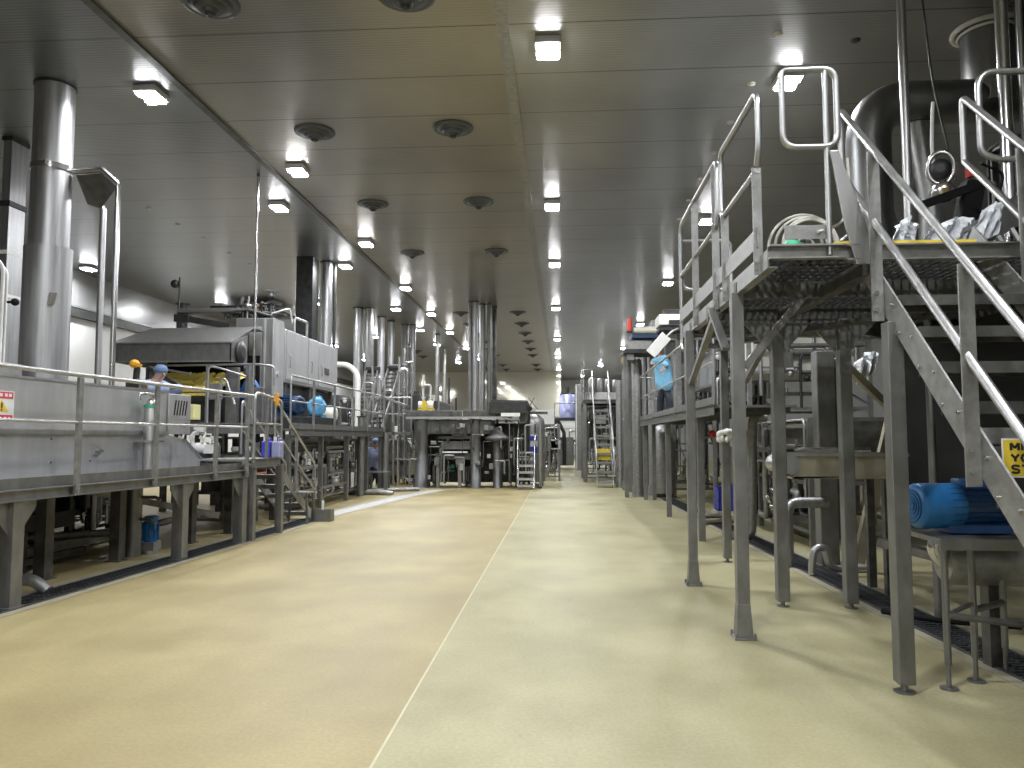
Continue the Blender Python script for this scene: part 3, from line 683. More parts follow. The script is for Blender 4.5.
tag(MB().box(-6.1, -5.2, 13.55, 14.2, 1.16, 1.195).build('foot_plate', 'galv'), 'small foot plate under the royal blue coated worker', 'platform')

# ================================================================== OVENS
t = thing('oven_cabinet', 'tall stainless oven cabinet with dirty pipework on its roof', 'oven', (-6.2, 15.2, 1.7))
MB().box(-6.60, -5.80, 14.9, 15.48, 1.72, 3.88).build('shell', 'steel', t, .02)
MB().box(-5.80, -5.785, 14.95, 15.44, 2.3, 3.8).cyl((-5.785, 15.1, 2.75), (-5.76, 15.1, 2.75), .05).build('door', 'vat', t)
MB().box(-6.3, -6.05, 14.875, 14.9, 2.3, 3.7).box(-6.0, -5.97, 14.87, 14.9, 1.75, 3.85).build('front_panel', 'vat', t)
MB().lathe((-6.42, 14.9, 3.0), [(.3, -.06), (.3, .0), (.24, .02), (.1, .02)], 24, (0, -1, 0)).build('port', 'dark', t)
mb = MB(); rnd = random.Random(5)
for k in range(8):
    y = 14.95 + .06 * k; mb.tube([(-6.9, y, 3.93 + rnd.uniform(0, .12)), (-6.4, y, 3.95 + rnd.uniform(0, .15)), (-5.9, y, 3.93)], .025, n=7)
for k in range(9):
    x = -6.9 + .12 * k; mb.cyl((x, 15.1, 3.88), (x, 15.1, 4.05 + rnd.uniform(0, .12)), .03, n=8).boxc((x, 15.1, 4.08), (.1, .03, .03), rz=rnd.uniform(0, 3))
mb.build('roof_pipes', 'grime', t)
for k in range(14):
    x0, y0 = rnd.uniform(-6.5, -5.9), rnd.uniform(14.95, 15.4); z0 = rnd.uniform(3.95, 4.2)
    MB().tube([(x0, y0, 3.88), (x0, y0, z0), (x0 + rnd.uniform(-.3, .3), y0 + .05, z0), (x0 + rnd.uniform(-.3, .3), y0 + .05, z0 + rnd.uniform(-.1, .25))], rnd.choice((.015, .025, .04)), n=7, fil=.04).ball((x0, y0, z0), .05, 8, 6).build('roof_valve', rnd.choice(('grime', 'dark', 'rust', 'steel')), t)
mb = MB().cyl((-5.95, 15.1, 3.88), (-5.95, 15.1, 4.45), .03).ball((-5.95, 15.1, 4.35), .08, 10, 6).boxc((-5.95, 15.1, 4.48), (.3, .05, .05), rz=.5).boxc((-5.85, 15.1, 4.22), (.3, .06, .08), ry=.3)
mb.build('valve', 'dark', t)
MB().tube([(-5.9, 15.0, 3.98), (-5.55, 15.1, 4.1), (-5.5, 15.1, 3.8)], .02).build('bent_pipe', 'steel', t)
for x in (-6.85, -5.9): MB().box(x - .06, x + .06, 15.0, 15.12, 0, 1.72).build('leg', 'grime', t)
t = thing('drying_oven', 'long pale stainless oven of three door panels behind the second walkway', 'oven', (-6.6, 17.5, 1.6))
MB().box(-7.4, -5.82, 15.62, 19.3, 2.62, 3.76).build('shell', 'vat', t, .02)
for y0, y1 in ((15.66, 17.0), (17.06, 17.75), (17.81, 19.26)):
    d = MB().box(-5.82, -5.795, y0, y1, 2.68, 3.74).build('door', 'vat', t, .008)
    MB().tube([(-5.795, y0 + .1, 2.95), (-5.76, y0 + .1, 2.95), (-5.76, y0 + .1, 3.2), (-5.795, y0 + .1, 3.2)], .012, fil=.01).build('handle', 'bright', d)
MB().box(-5.80, -5.785, 18.2, 18.55, 3.0, 3.16).build('worn_label', 'grime', t)
for y in (15.8, 17.4, 19.1):
    MB().box(-5.97, -5.87, y - .05, y + .05, 0, 2.62).build('leg', 'grime', t)
mb = MB().box(-7.4, -6.0, 15.7, 19.2, 1.9, 2.6)
mb.build('underframe', 'dark', t)
t = thing('roof_duct', 'dark square duct from the long oven roof to the ceiling', 'duct', (-6.6, 17.0, 3.76))
MB().box(-6.62, -6.2, 18.4, 18.85, 3.76, 5.995).build('shaft', 'dark', t)
MB().tube([(-6.1, 16.9, 3.76), (-6.1, 16.9, 4.2), (-6.05, 17.6, 4.2), (-6.05, 17.6, 3.76)], .03).build('loop_pipe', 'steel', t)
def riser(label, x, y, r, z0, m='duct', z1=5.997, name='riser_pipe', n=18, flange=False):
    t = thing(name, label, 'pipe', (x, y, z0))
    MB().cyl((x, y, z0), (x, y, z1), r, n=n).build('pipe', m, t)
    MB().lathe((x, y, z1 - .03), [(r * 1.25, 0), (r * 1.3, .028)], n).build('ceiling_collar', 'dark', t)
    return t
riser('pale riser duct beside the dark shaft over the long oven', -6.05, 19.05, .14, 3.76)
riser('thin twin riser at the far end of the long oven', -5.88, 19.2, .04, 3.76, 'dark')
riser('slim stainless pole rising through the fryer deck rails to the ceiling', -5.22, 12.55, .022, .0, 'bright')
riser('dark stub riser behind the extraction hood roof', -8.6, 16.6, .12, 0, 'dark', z1=4.5)
t = thing('gantry_pipe', 'horizontal pipe gantry with dark actuator above the hood roof', 'pipe gantry', (-7.3, 15.0, 3.6))
MB().cyl((-7.85, 15.0, 4.05), (-6.55, 15.0, 4.05), .06).build('pipe', 'steel', t)
MB().boxc((-7.3, 15.0, 3.82), (1.0, .12, .12), ry=.18).boxc((-7.75, 15.0, 3.9), (.3, .2, .15)).build('actuator', 'dark', t)
MB().cyl((-7.85, 15.0, 3.55), (-7.85, 15.0, 4.75), .02).ball((-7.95, 15.0, 4.62), .09, 10, 6).build('mast', 'dark', t)

# ================================================================== STEP PLATFORM AND STAIRS (left, middle distance)
t = thing('step_platform', 'small raised steel landing with looped rails beyond the near left walkway', 'platform', (-4.6, 11, 0))
MB().box(-5.2, -4.38, 10.52, 11.6, 1.12, 1.15).build('deck_plate', 'galv', t)
MB().channel((-4.37, 10.5, 1.09), (-4.37, 11.6, 1.09), .05, .13).build('edge_channel', 'post', t)
for x, y in ((-4.40, 10.6), (-4.34, 11.52), (-5.1, 11.5)): MB().box(x - .05, x + .05, y - .05, y + .05, 0, 1.05).build('leg', 'post', t)
hr = MB().tube([(-4.36, 10.55, 1.1), (-4.36, 10.55, 2.07), (-4.36, 10.7, 2.1), (-4.36, 11.6, 2.02), (-4.36, 11.6, 1.15)], .021, fil=.08).build('handrail', 'steel', t)
MB().tube([(-4.36, 10.55, 1.66), (-4.36, 11.6, 1.66)], .016).build('mid_rail', 'steel', hr)
MB().box(-4.38, -4.35, 11.0, 11.05, 1.1, 2.06).build('post', 'galv', hr)
for k, (m_, n_) in enumerate((('vblue', 'blue plastic jerrycan on the small landing behind the rail'), ('lilac', 'pale lilac jerrycan beside the blue one on the landing'))):
    t = thing('jerrycan', n_, 'jerrycan', (-4.52 + k * .16, 11.48, 1.15))
    MB().box(-4.60 + k * .16, -4.46 + k * .16, 11.40, 11.56, 1.15, 1.40).build('body', m_, t, .02)
    MB().cyl((-4.57 + k * .16, 11.48, 1.40), (-4.57 + k * .16, 11.48, 1.47), .025).build('cap', 'white', t)
    MB().tube([(-4.50 + k * .16, 11.43, 1.395), (-4.50 + k * .16, 11.43, 1.44), (-4.50 + k * .16, 11.53, 1.44), (-4.50 + k * .16, 11.53, 1.395)], .012, fil=.02).build('handle', m_, t)
t = thing('rubber_glove', 'orange rubber glove stuck on a rail post of the small landing', 'glove', (-4.38, 11.3, 1.95))
mb = MB().boxc((-4.33, 11.3, 2.0), (.035, .12, .11))
for k in range(4): mb.bar((-4.33, 11.255 + .03 * k, 2.04), (-4.32, 11.23 + .046 * k, 2.13), .022, .022)
mb.bar((-4.33, 11.24, 1.98), (-4.32, 11.17, 2.02), .025, .025); mb.build('glove', 'orange', t, .008)
t = tag(MB().box(-4.85, -4.42, 10.75, 11.2, .92, .95).box(-4.85, -4.42, 10.75, 10.77, .95, 1.0).box(-4.85, -4.42, 11.18, 11.2, .95, 1.0).build('drip_tray', 'pink'), 'dull pink drip tray slung below the small landing', 'tray')

def stairs(name, label, x0, x1, ya, za, yb, zb, n, dep=.16, m='galv', rail=None, treads='galv', cat='stairs', railm='steel', rail_h=.95, th=.012):
    """flight from (ya, za) at the top to (yb, zb) at the foot, stringers along Y."""
    t = thing(name, label, cat, ((x0 + x1) / 2, (ya + yb) / 2, zb))
    for x in (x0, x1):
        d = V((0, yb - ya, zb - za)).normalized(); nrm = V((0, -d.z, d.y)); nrm = nrm if nrm.z > 0 else -nrm
        a, b = V((x, ya, za)), V((x, yb, zb))
        MB().prism([a + nrm * dep / 2, b + nrm * dep / 2, b - nrm * dep / 2, a - nrm * dep / 2], (th if x == x0 else -th, 0, 0)).build('stringer', m, t)
    for k in range(n):
        f = (k + .5) / n; y = ya + (yb - ya) * f; z = za + (zb - za) * f
        mb = MB().box(x0 + th, x1 - th, y - .11, y + .11, z - .005, z + .025)
        mb.box(x0 + th, x1 - th, y - .115, y - .105, z - .04, z + .025).box(x0 + th, x1 - th, y + .105, y + .115, z - .04, z + .025)
        mb.build('tread', treads, t)
    if rail:
        for x in rail:
            hr = MB().tube([(x, ya, za + .1), (x, ya, za + rail_h), (x, yb, zb + rail_h), (x, yb + (yb - ya) * .03, zb + .35)], .02, fil=.08).build('handrail', railm, t)
            MB().tube([(x, ya, za + rail_h * .52), (x, yb, zb + rail_h * .52)], .014).build('mid_rail', railm, hr)
            MB().box(x - .02, x + .02, (ya + yb) / 2 - .02, (ya + yb) / 2 + .02, (za + zb) / 2, (za + zb) / 2 + rail_h - .03).build('post', m, hr)
    return t
stairs('stairs', 'steep grey stairs from the small left landing down towards the far end', -5.0, -4.5, 11.65, 1.1, 13.6, .03, 6, rail=(-4.48, -5.02))
t = thing('step_stool', 'low grey step stool on the floor beside the left stairs', 'stool', (-4.45, 12.9, 0))
MB().box(-4.75, -4.30, 12.7, 13.1, .50, .53).build('top', 'galv', t)
for x in (-4.72, -4.33):
    for y in (12.73, 13.07): MB().bar((x, y, .5), (x + (.03 if x > -4.5 else -.03), y, 0), .035, .035).build('leg', 'post', t)
t = thing('dustpan', 'grey long handled dustpan standing at the edge of the left drain', 'dustpan', (-4.2, 13.35, 0))
MB().box(-4.36, -4.02, 13.3, 13.32, 0.01, .20).box(-4.36, -4.34, 13.1, 13.32, .01, .2).box(-4.04, -4.02, 13.1, 13.32, .01, .2).box(-4.36, -4.02, 13.1, 13.32, .0, .012).box(-4.36, -4.02, 13.09, 13.11, .0, .2).build('pan', 'post', t)
MB().cyl((-4.19, 13.2, .2), (-4.19, 13.2, .36), .022).build('handle', 'white', t)

# second walkway
def walkway(name, label, x, wx, y0, y1, z, posts, legs, rail=.98, inner=None, toe=True, legm='post', cat='walkway'):
    t = thing(name, label, cat, (x, (y0 + y1) / 2, 0))
    s = 1 if wx > 0 else -1
    MB().box(min(x, x + wx), max(x, x + wx), y0, y1, z - .03, z).build('deck_plate', 'galv', t)
    MB().channel((x - s * .01, y0, z - .06), (x - s * .01, y1, z - .06), -s * .05, .14).build('edge_channel', 'post', t)
    if toe: MB().box(x - .006, x + .006, y0, y1, z + .01, z + .11).build('toe_board', 'post', t)
    hr = MB().tube([(x, y0, z), (x, y0, z + rail), (x, y1, z + rail), (x, y1, z)], .021, fil=.1).build('handrail', 'steel', t)
    MB().tube([(x, y0, z + rail * .52), (x, y1, z + rail * .52)], .015).build('mid_rail', 'steel', hr)
    for y in posts: MB().box(x - .02, x + .02, y - .025, y + .025, z - .1, z + rail).build('post', 'galv', hr)
    for y in legs:
        MB().box(x + s * .02, x + s * .11, y - .045, y + .045, 0, z - .1).build('leg', legm, t)
    return t
walkway('elevated_walkway', 'second elevated walkway with thin rails below the long left oven', -4.95, -.75, 13.6, 20.9, 1.62, (14.9, 16.3, 17.7, 19.1), (13.7, 15.6, 17.5, 19.3, 20.8))
def motor(name, label, c, r, L, axis, m, m2=None, cov=.32, foot=True, group=None, n=20, fins=True):
    c = V(c); d = V(axis).normalized(); t = thing(name, label, 'motor', c - V((0, 0, r * 1.15)), group)
    a, u = frame_of(d)
    MB().lathe(c, [(r * .8, 0), (r * .86, .01), (r * .86, L)], n, d).build('body', m, t)
    MB().lathe(c - d * (L * .32), [(r * .72, -.004), (r * .9, .006), (r, .03), (r, L * cov), (r * .98, L * (cov + .04))], n, d).build('fan_cover', m2 or m, t)
    mb = MB()
    for k in range(4): mb.lathe(c - d * (L * .32 + .006), [(r * (.18 + .17 * k), -.001), (r * (.18 + .17 * k), .004), (r * (.23 + .17 * k), .004), (r * (.23 + .17 * k), -.001)], n, d, False)
    mb.build('fan_grille', 'dark', t)
    if fins:
        mb = MB()
        for k in range(20):
            an = 2 * PI * k / 20; o = a * math.cos(an) + u * math.sin(an)
            mb.bar(c + d * .03 + o * r * .91, c + d * (L * .97) + o * r * .91, .01, .014) if abs(d.z) > .9 else mb.add([c + d * s + o * q + (d.cross(o)) * w for s in (.03, L * .97) for q in (r * .84, r) for w in (-.004, .004)], [(0, 1, 3, 2), (4, 6, 7, 5), (0, 4, 5, 1), (2, 3, 7, 6), (0, 2, 6, 4), (1, 5, 7, 3)])
        mb.build('cooling_fins', m, t)
    MB().boxc(c + d * (L * .5) + V((0, 0, r * .95)), (L * .4 if abs(d.x) > .5 else r * .8, r * .8 if abs(d.x) > .5 else L * .4, r * .5)).build('terminal_box', m, t, .01)
    if foot: MB().boxc(c + d * (L * .5) - V((0, 0, r * .98)), (L * .8 if abs(d.x) > .5 else r * 1.5, r * 1.5 if abs(d.x) > .5 else L * .8, r * .34)).build('foot', m, t)
    MB().cyl(c + d * L, c + d * (L * 1.25), r * .25).build('shaft', 'steel', t)
    return t
motor('electric_motor', 'light blue electric motor facing out below the long left oven', (-5.15, 15.7, 2.10), .20, .42, (-.3, 1, 0), 'lblue')
motor('electric_motor', 'dark navy electric motor left of the light blue one on the walkway', (-5.45, 15.25, 2.12), .19, .42, (-.9, .4, 0), 'navy')
tag(MB().box(-5.7, -4.98, 15.1, 16.4, 1.62, 1.88).build('motor_plinth', 'dark', None, .01), 'dark plinth carrying the two blue motors on the left walkway', 'plinth')
t = thing('motor', 'small pale green motor at the end of the motor row', 'motor', (-5.3, 17.2, 1.62))
MB().lathe((-5.45, 17.2, 2.0), [(.12, 0), (.15, .02), (.15, .26), (.1, .28)], 16, (1, 0, 0)).build('body', 'cream', t)
MB().box(-5.4, -5.2, 17.1, 17.3, 1.62, 1.86).build('foot', 'dark', t)
def machine(name, label, x0, x1, y0, y1, z0, z1, m='grime', pm='post', seed=1, n=10, legs=True, cat='machine', face='x+', valves=4, tank=None):
    """Floor standing process unit: housing, framed legs, pipes and valves on the side that faces the aisle."""
    rnd = random.Random(seed)
    t = thing(name, label, cat, ((x0 + x1) / 2, (y0 + y1) / 2, 0))
    zc = z0 + (z1 - z0) * .45
    MB().box(x0 + .1, x1 - .1, y0 + .1, y1 - .1, zc, z1).build('housing', m, t, .015)
    mb = MB()
    for z in (z0 + .05, zc, z1):
        mb.bar((x0, y0, z), (x1, y0, z), .05, .05).bar((x0, y1, z), (x1, y1, z), .05, .05).bar((x0, y0, z), (x0, y1, z), .05, .05).bar((x1, y0, z), (x1, y1, z), .05, .05)
    mb.bar((x1, y0, z0 + .1), (x1, y1, zc), .03, .03)
    for x in (x0, x1):
        for y in (y0, y1): mb.box(x - .02, x + .02, y - .02, y + .02, z0, z1)
    mb.build('frame', pm, t)
    if legs:
        for x in (x0, x1):
            for y in (y0, y1): MB().box(x - .035, x + .035, y - .035, y + .035, 0, z1).build('leg', pm, t)
    L_ = (y1 - y0) if face[0] == 'x' else (x1 - x0)
    def P(u, w, z):
        if face == 'x+': return (x1 + w, y0 + u * L_, z)
        if face == 'x-': return (x0 - w, y0 + u * L_, z)
        return (x0 + u * L_, y0 - w, z)
    for k in range(n):
        u0, u1 = rnd.random(), rnd.random(); za, zb = rnd.uniform(z0 + .05, z1), rnd.uniform(z0 + .05, z1); w = rnd.uniform(-.12, .10)
        MB().tube([P(u0, w, za), P(u0, w, zb), P(u1, w, zb), P(u1, w, rnd.uniform(z0, z1))], rnd.choice((.018, .025, .035, .05)), n=8, fil=.08).build('pipe', rnd.choice((pm, 'steel', 'galv', 'bright', 'dark')), t)
    for k in range(valves):
        u = rnd.uniform(.05, .95); z = rnd.uniform(z0 + .2, z1 - .05)
        c = V(P(u, .06, z)); MB().ball(c, .06, 10, 6).boxc(c + V((0, 0, .08)), (.12, .12, .03), rz=rnd.uniform(0, 3)).build('valve', rnd.choice(('steel', 'white', 'dark', 'bright')), t)
    for k in range(2):
        u = rnd.uniform(.15, .85); zz = rnd.uniform(zc + .1, max(zc + .15, z1 - .35)); c = V(P(u, .04, zz))
        dims = (.08, .34, .3) if face[0] == 'x' else (.34, .08, .3)
        MB().boxc(c, dims).build('junction_box', rnd.choice(('galv', 'vat', 'post')), t, .01)
    return t
# units below and behind the left walkways
machine('shade_unit', 'dark unit added to shade the bright floor between the vat posts', -7.1, -6.62, 9.9, 11.6, .06, .92, m='dark', pm='grime', seed=61, n=12, valves=3)  # made-up unit, added to darken the floor behind the posts
machine('filter_unit', 'dark pipe filled filter unit under the first left stairs', -5.95, -5.4, 11.95, 13.2, .1, 1.15, seed=11, n=9)
machine('pump_skid', 'dark pump skid with pale valves under the second left walkway', -7.2, -6.05, 15.9, 17.2, .1, 1.45, seed=12, n=16, valves=7)
machine('pump_skid', 'pump skid farther along under the second left walkway', -7.2, -6.05, 17.6, 19.0, .1, 1.45, seed=13, n=16, valves=6)
machine('wash_unit', 'pale wash unit low on the floor behind the vat posts', -9.3, -8.0, 9.3, 12.5, .05, .95, seed=15, n=12)
machine('pump_skid', 'low valve skid with pale fittings right behind the second walkway legs', -5.75, -5.25, 14.0, 19.2, .1, 1.4, seed=19, n=34, valves=14)
machine('process_rack', 'dense steel process rack past the end of the long left oven', -7.6, -6.1, 20.4, 22.6, .1, 2.6, seed=16, n=26, valves=10)
machine('process_rack', 'tall process rack by the tall columns left of the centre machine', -6.1, -4.95, 25.5, 28.5, .1, 3.0, seed=17, n=30, valves=10)
machine('process_rack', 'far process rack with bright pipes behind the grey trolley tank', -7.5, -4.9, 30.0, 34.0, .1, 2.9, seed=18, n=26, valves=8, face='y-')
t = thing('knee_brace', 'slanting grey brace under the second left walkway', 'brace', (-4.98, 14.2, .4))
MB().bar((-5.0, 13.75, 1.0), (-5.0, 15.55, .35), .05, .05).bar((-5.0, 13.75, .42), (-5.0, 17.4, .42), .05, .05).build('bars', 'post', t)

# pale pipe bent over the oven end
tag(MB().tube([(-6.2, 20.0, 3.42), (-5.72, 20.0, 3.42), (-5.45, 20.0, 3.15), (-5.45, 20.0, .2)], .075, n=14, fil=.3).build('vent_pipe', 'white'), 'white vent pipe bending down past the end of the long oven', 'pipe')
riser('stout column riser right of the white bent pipe', -5.05, 18.9, .09, 0, 'post', z1=2.0)
tag(MB().cyl((-4.9, 20.9, 0), (-4.9, 20.9, 1.6), .10).build('support_column', 'post'), 'round grey column under the far end of the second left walkway', 'column')
# big risers
RS = [(357, 26, .16, 0, 'steel', 'broad bright riser left of a group of tall ducts beyond the oven'),
      (368, 26, .15, 0, 'post', 'broad dull riser second in the group beyond the oven'),
      (380, 28, .13, 0, 'duct', 'riser third in the group beyond the oven, with a dark neighbour'),
      (390, 29, .12, 0, 'duct', 'riser fourth in the group beyond the oven'),
      (404, 30, .13, 0, 'post', 'riser fifth in the group beyond the oven, above the dark roll'),
      (412, 30, .11, 0, 'duct', 'rightmost riser in the group beyond the oven'),
      (437, 33, .09, 1.8, 'post', 'dull riser standing behind the yellow roll of the centre machine'),
      (470, 25, .06, 2.2, 'post', 'first of the tight cluster of risers on the centre machine'),
      (475, 25, .09, 2.2, 'duct', 'second of the tight cluster of risers on the centre machine, brightest'),
      (482, 25.5, .10, 2.2, 'steel', 'third of the tight cluster of risers on the centre machine'),
      (489, 25.5, .07, 2.2, 'post', 'fourth of the tight cluster of risers on the centre machine'),
      (494, 26, .09, 2.2, 'grime', 'last of the tight cluster of risers on the centre machine'),
      (444, 38, .08, 1.8, 'galv', 'pale riser far behind the centre machine')]
for px, Y, r, z0, m_, lb in RS:
    p = at(px, 438, Y); riser(lb, p.x, Y, r, z0, m_)
# inclined conveyors left of centre
def incline(label, a, b, w, m='galv'):
    a, b = V(a), V(b); d = (b - a).normalized(); s = d.cross(V((0, 0, 1))).normalized()
    t = thing('inclined_conveyor', label, 'conveyor', (a.x, a.y, 0))
    for k in (-1, 1): MB().bar(a + s * k * w / 2, b + s * k * w / 2, .04, .16).build('side_rail', m, t)
    mb = MB(); n = 14
    for k in range(n):
        p = a.lerp(b, (k + .5) / n); mb.bar(p - s * w / 2, p + s * w / 2, .05, .05)
    mb.build('flights', 'grime', t)
    for p in (a.lerp(b, .2), a.lerp(b, .85)): MB().bar((p.x, p.y, 0), p, .06, .06).build('leg', 'post', t)
    MB().cyl(b - s * w * .6, b + s * w * .6, .11).build('head_pulley', 'dark', t)
incline('steep inclined conveyor just past the white bent pipe', at(360, 425, 22), at(373, 370, 23.3), .35)
incline('taller inclined conveyor beside the bright riser', at(376, 430, 23), at(395, 368, 24.5), .4)
t = thing('upper_gangway', 'thin railed gangway with a sloping canopy among the left risers', 'gangway', at(385, 430, 23) * 1)
a0, a1 = at(345, 432, 23), at(412, 432, 23)
MB().box(a0.x, a1.x, 22.9, 23.6, a0.z - .08, a0.z).build('deck_plate', 'post', t)
hr = MB().tube([(a0.x, 22.9, a0.z), (a0.x, 22.9, a0.z + 1.05), (a1.x, 22.9, a0.z + 1.05), (a1.x, 22.9, a0.z)], .025).tube([(a0.x, 22.9, a0.z + .55), (a1.x, 22.9, a0.z + .55)], .018).build('handrail', 'steel', t)
for k in range(4): MB().box(a0.x + k * .5, a0.x + k * .5 + .05, 22.9, 22.95, 0, a0.z + 1).build('post', 'galv', t)
MB().boxc(at(396, 402, 22.8), (.75, .5, .06), ry=.35).build('canopy', 'post', t)
tag(MB().box(-11.5, -9.5, 24, 26.5, 5.7, 5.78).build('ceiling_grille', 'dark'), 'dark flat grille under the ceiling beyond the long oven', 'grille')
for k, (px, Y, z0, z1, r, m_, lb) in enumerate((
        (372, 22.2, 0, 3.6, .035, 'bright', 'thin bright standpipe between the two inclined conveyors'),
        (399, 23.5, 0, 4.0, .05, 'bright', 'bright standpipe right of the taller inclined conveyor'),
        (404, 23.8, 0, 4.3, .04, 'bright', 'knotted bright standpipe left of the yellow film roll'),
        (384, 22.6, 0, 3.2, .03, 'steel', 'thin standpipe at the end of the railed gangway'),
        (364, 21.8, 1.6, 3.4, .03, 'steel', 'short standpipe by the steep inclined conveyor'),
        (423, 25.5, 0, 3.6, .04, 'white', 'pale standpipe behind the yellow film roll'))):
    p = at(px, 438, Y); t = thing('standpipe', lb, 'pipe', (p.x, Y, z0))
    MB().cyl((p.x, Y, z0), (p.x, Y, z1), r).build('pipe', m_, t)
    for q in range(5):
        z = z0 + (z1 - z0) * (.2 + .17 * q); MB().cyl((p.x, Y, z - .03), (p.x, Y, z + .03), r * 1.9).build('coupling', 'steel', t)
    MB().tube([(p.x, Y, z1 * .9), (p.x + .25, Y, z1 * .9), (p.x + .25, Y, z1 * .6)], r * .8).build('branch', m_, t)
for k, (px0, px1, py0, py1, Y, m_, lb) in enumerate(((374, 380, 408, 432, 24.0, 'white', 'narrow white panel glimpsed between the left conveyors'), (399, 405, 402, 428, 26.5, 'lilac', 'lilac cabinet front left of the dark drive box'), (406, 410, 400, 412, 26.5, 'black', 'small black control box left of the film roll'), (393, 398, 426, 446, 25.2, 'white', 'white cabinet low behind the grey wheeled tank'))):
    a, b = at(px0, py1, Y), at(px1, py0, Y)
    t = thing('wall_cabinet', lb, 'cabinet', (a.x, Y, a.z)); MB().box(a.x, b.x, Y, Y + .3, a.z, b.z).build('case', m_, t, .02); MB().box(a.x + .03, a.x + .07, Y - .02, Y, (a.z + b.z) / 2, (a.z + b.z) / 2 + .1).build('handle', 'dark', t)
    MB().box((a.x + b.x) / 2 - .05, (a.x + b.x) / 2 + .05, Y + .1, Y + .2, 0, a.z).build('stand', 'post', t)
# worker on the floor
person('worker in lilac blue coat walking on the floor below the left gangway',
       [(-5.54, 21.75, 0), (-5.14, 21.2, 0)], (-5.34, 21.45, .72), (-5.29, 21.3, 1.08), (.45, -.8, -.25),
       [(-5.07, 21.05, .86), (-5.59, 21.2, .68)], [(-5.08, 21.25, .95), (-5.59, 21.35, .88)], [(-5.39, 21.55, .38), (-5.19, 21.25, .38)], coat='coat3')
t = thing('work_table', 'small steel work table in front of the walking worker', 'table', (-4.85, 20.3, 0))
MB().box(-5.2, -4.65, 20.1, 20.5, .52, .56).build('top', 'steel', t)
for x in (-5.17, -4.68):
    for y in (20.13, 20.47): MB().box(x - .025, x + .025, y - .025, y + .025, 0, .52).build('leg', 'post', t)
tag(MB().lathe((-5.85, 20.6, 0), [(.14, 0), (.16, .25), (.19, .5), (.12, .62), (.17, .8)], 14).build('bulk_sack', 'white'), 'tied white sack standing on the floor left of the walking worker', 'sack')
tag(MB().tube([(-6.0, 19.3, .07), (-4.65, 19.3, .07), (-4.3, 19.25, .03)], .07, n=12).build('floor_pipe', 'galv'), 'fat pale pipe lying along the floor before the walking worker', 'pipe')
tag(MB().tube([(-5.1, 20.2, .06), (-3.9, 20.7, .06)], .05, n=10).build('floor_pipe', 'galv'), 'shorter pale pipe on the floor by the end of the left drain', 'pipe')
t = thing('trolley_tank', 'grey wheeled tank left of the centre machine', 'tank', (-5.1, 23.9, 0))
MB().prism([(-5.50, 23.7, .28), (-4.75, 23.7, .28), (-4.70, 23.7, 1.15), (-4.9, 23.7, 1.45), (-5.35, 23.7, 1.45), (-5.55, 23.7, 1.15)], (0, 1.0, 0)).build('body', 'post', t, .02)
MB().box(-5.51, -4.73, 23.67, 23.7, .62, .72).build('band', 'grime', t)
MB().tube([(-5.50, 23.7, 1.3), (-5.6, 23.6, 1.4), (-4.62, 23.6, 1.4), (-4.70, 23.7, 1.3)], .025).build('push_bar', 'steel', t)
for x in (-5.4, -4.85):
    for y in (23.8, 24.6): MB().cyl((x - .03, y, .11), (x + .03, y, .11), .11).box(x - .04, x + .04, y - .05, y + .05, .11, .3).build('caster', 'dark', t)

# ================================================================== CENTRE MACHINE
CY = 22.0
rnd2 = random.Random(77)
t = thing('portal_machine', 'wide dark processing machine on thick round legs across the aisle end', 'machine', (-2.8, 22.6, 0)); pmx = t
MB().box(-4.55, -1.55, CY, CY + 1.4, 2.06, 2.25).build('top_beam', 'grime', t, .02)
MB().box(-4.55, -1.55, CY - .06, CY, 2.0, 2.07).box(-2.9, -2.88, CY - .02, CY, 2.05, 2.25).build('beam_lip', 'steel', t)
MB().box(-3.98, -2.05, CY + .1, CY + 1.3, 1.56, 1.98).build('body', 'grime', t, .02)
for k in range(7): MB().box(-3.85 + k * .26, -3.82 + k * .26, CY + .06, CY + .1, 1.6, 1.96).build('stiffener', 'grime', t)
MB().box(-3.62, -2.62, CY + .06, CY + .1, 1.42, 1.5).box(-3.2, -2.75, CY + .04, CY + .08, 1.5, 1.56).build('control_strip', 'dark', t)
MB().box(-3.55, -2.65, CY + .2, CY + 1.0, 1.12, 1.36).build('glazed_box', 'cast', t)
MB().box(-3.55, -2.75, CY + .0, CY + .2, 1.02, 1.06).build('tray', 'white', t)
for k in range(30):
    x = rnd2.uniform(-4.45, -.95); za = rnd2.uniform(.05, 1.2); zb = za + rnd2.uniform(.2, .9); y = CY - rnd2.uniform(.0, .12)
    MB().tube([(x, y + .3, za), (x, y, za), (x, y, min(zb, 1.98)), (x + rnd2.uniform(-.35, .35), y, min(zb, 1.98))], rnd2.choice((.012, .018, .025, .03)), n=7, fil=.05).build('pipe', rnd2.choice(('cast', 'grime', 'post', 'dark', 'galv')), t)
for k in range(16):
    MB().boxc((rnd2.uniform(-4.4, -1.2), CY - .04, rnd2.uniform(.3, 1.95)), (rnd2.uniform(.06, .16), .08, rnd2.uniform(.06, .2))).build('fitting', rnd2.choice(('cast', 'dark', 'post', 'steel')), t, .01)
MB().box(-3.7, -2.45, CY + .2, CY + 1.2, .82, 1.0).build('lower_beam', 'grime', t)
for x, r in ((-4.12, .20), (-2.52, .16)):
    MB().lathe((x, CY + .2, 0), [(r * 1.25, 0), (r * 1.25, .03), (r, .04), (r, 1.5), (r * 1.1, 1.55), (r * 1.1, 2.06)], 20).build('leg', 'cast', t)
MB().lathe((-1.88, CY + .2, 0), [(.16, 0), (.13, .03), (.13, 1.2)], 18).build('leg', 'cast', t)
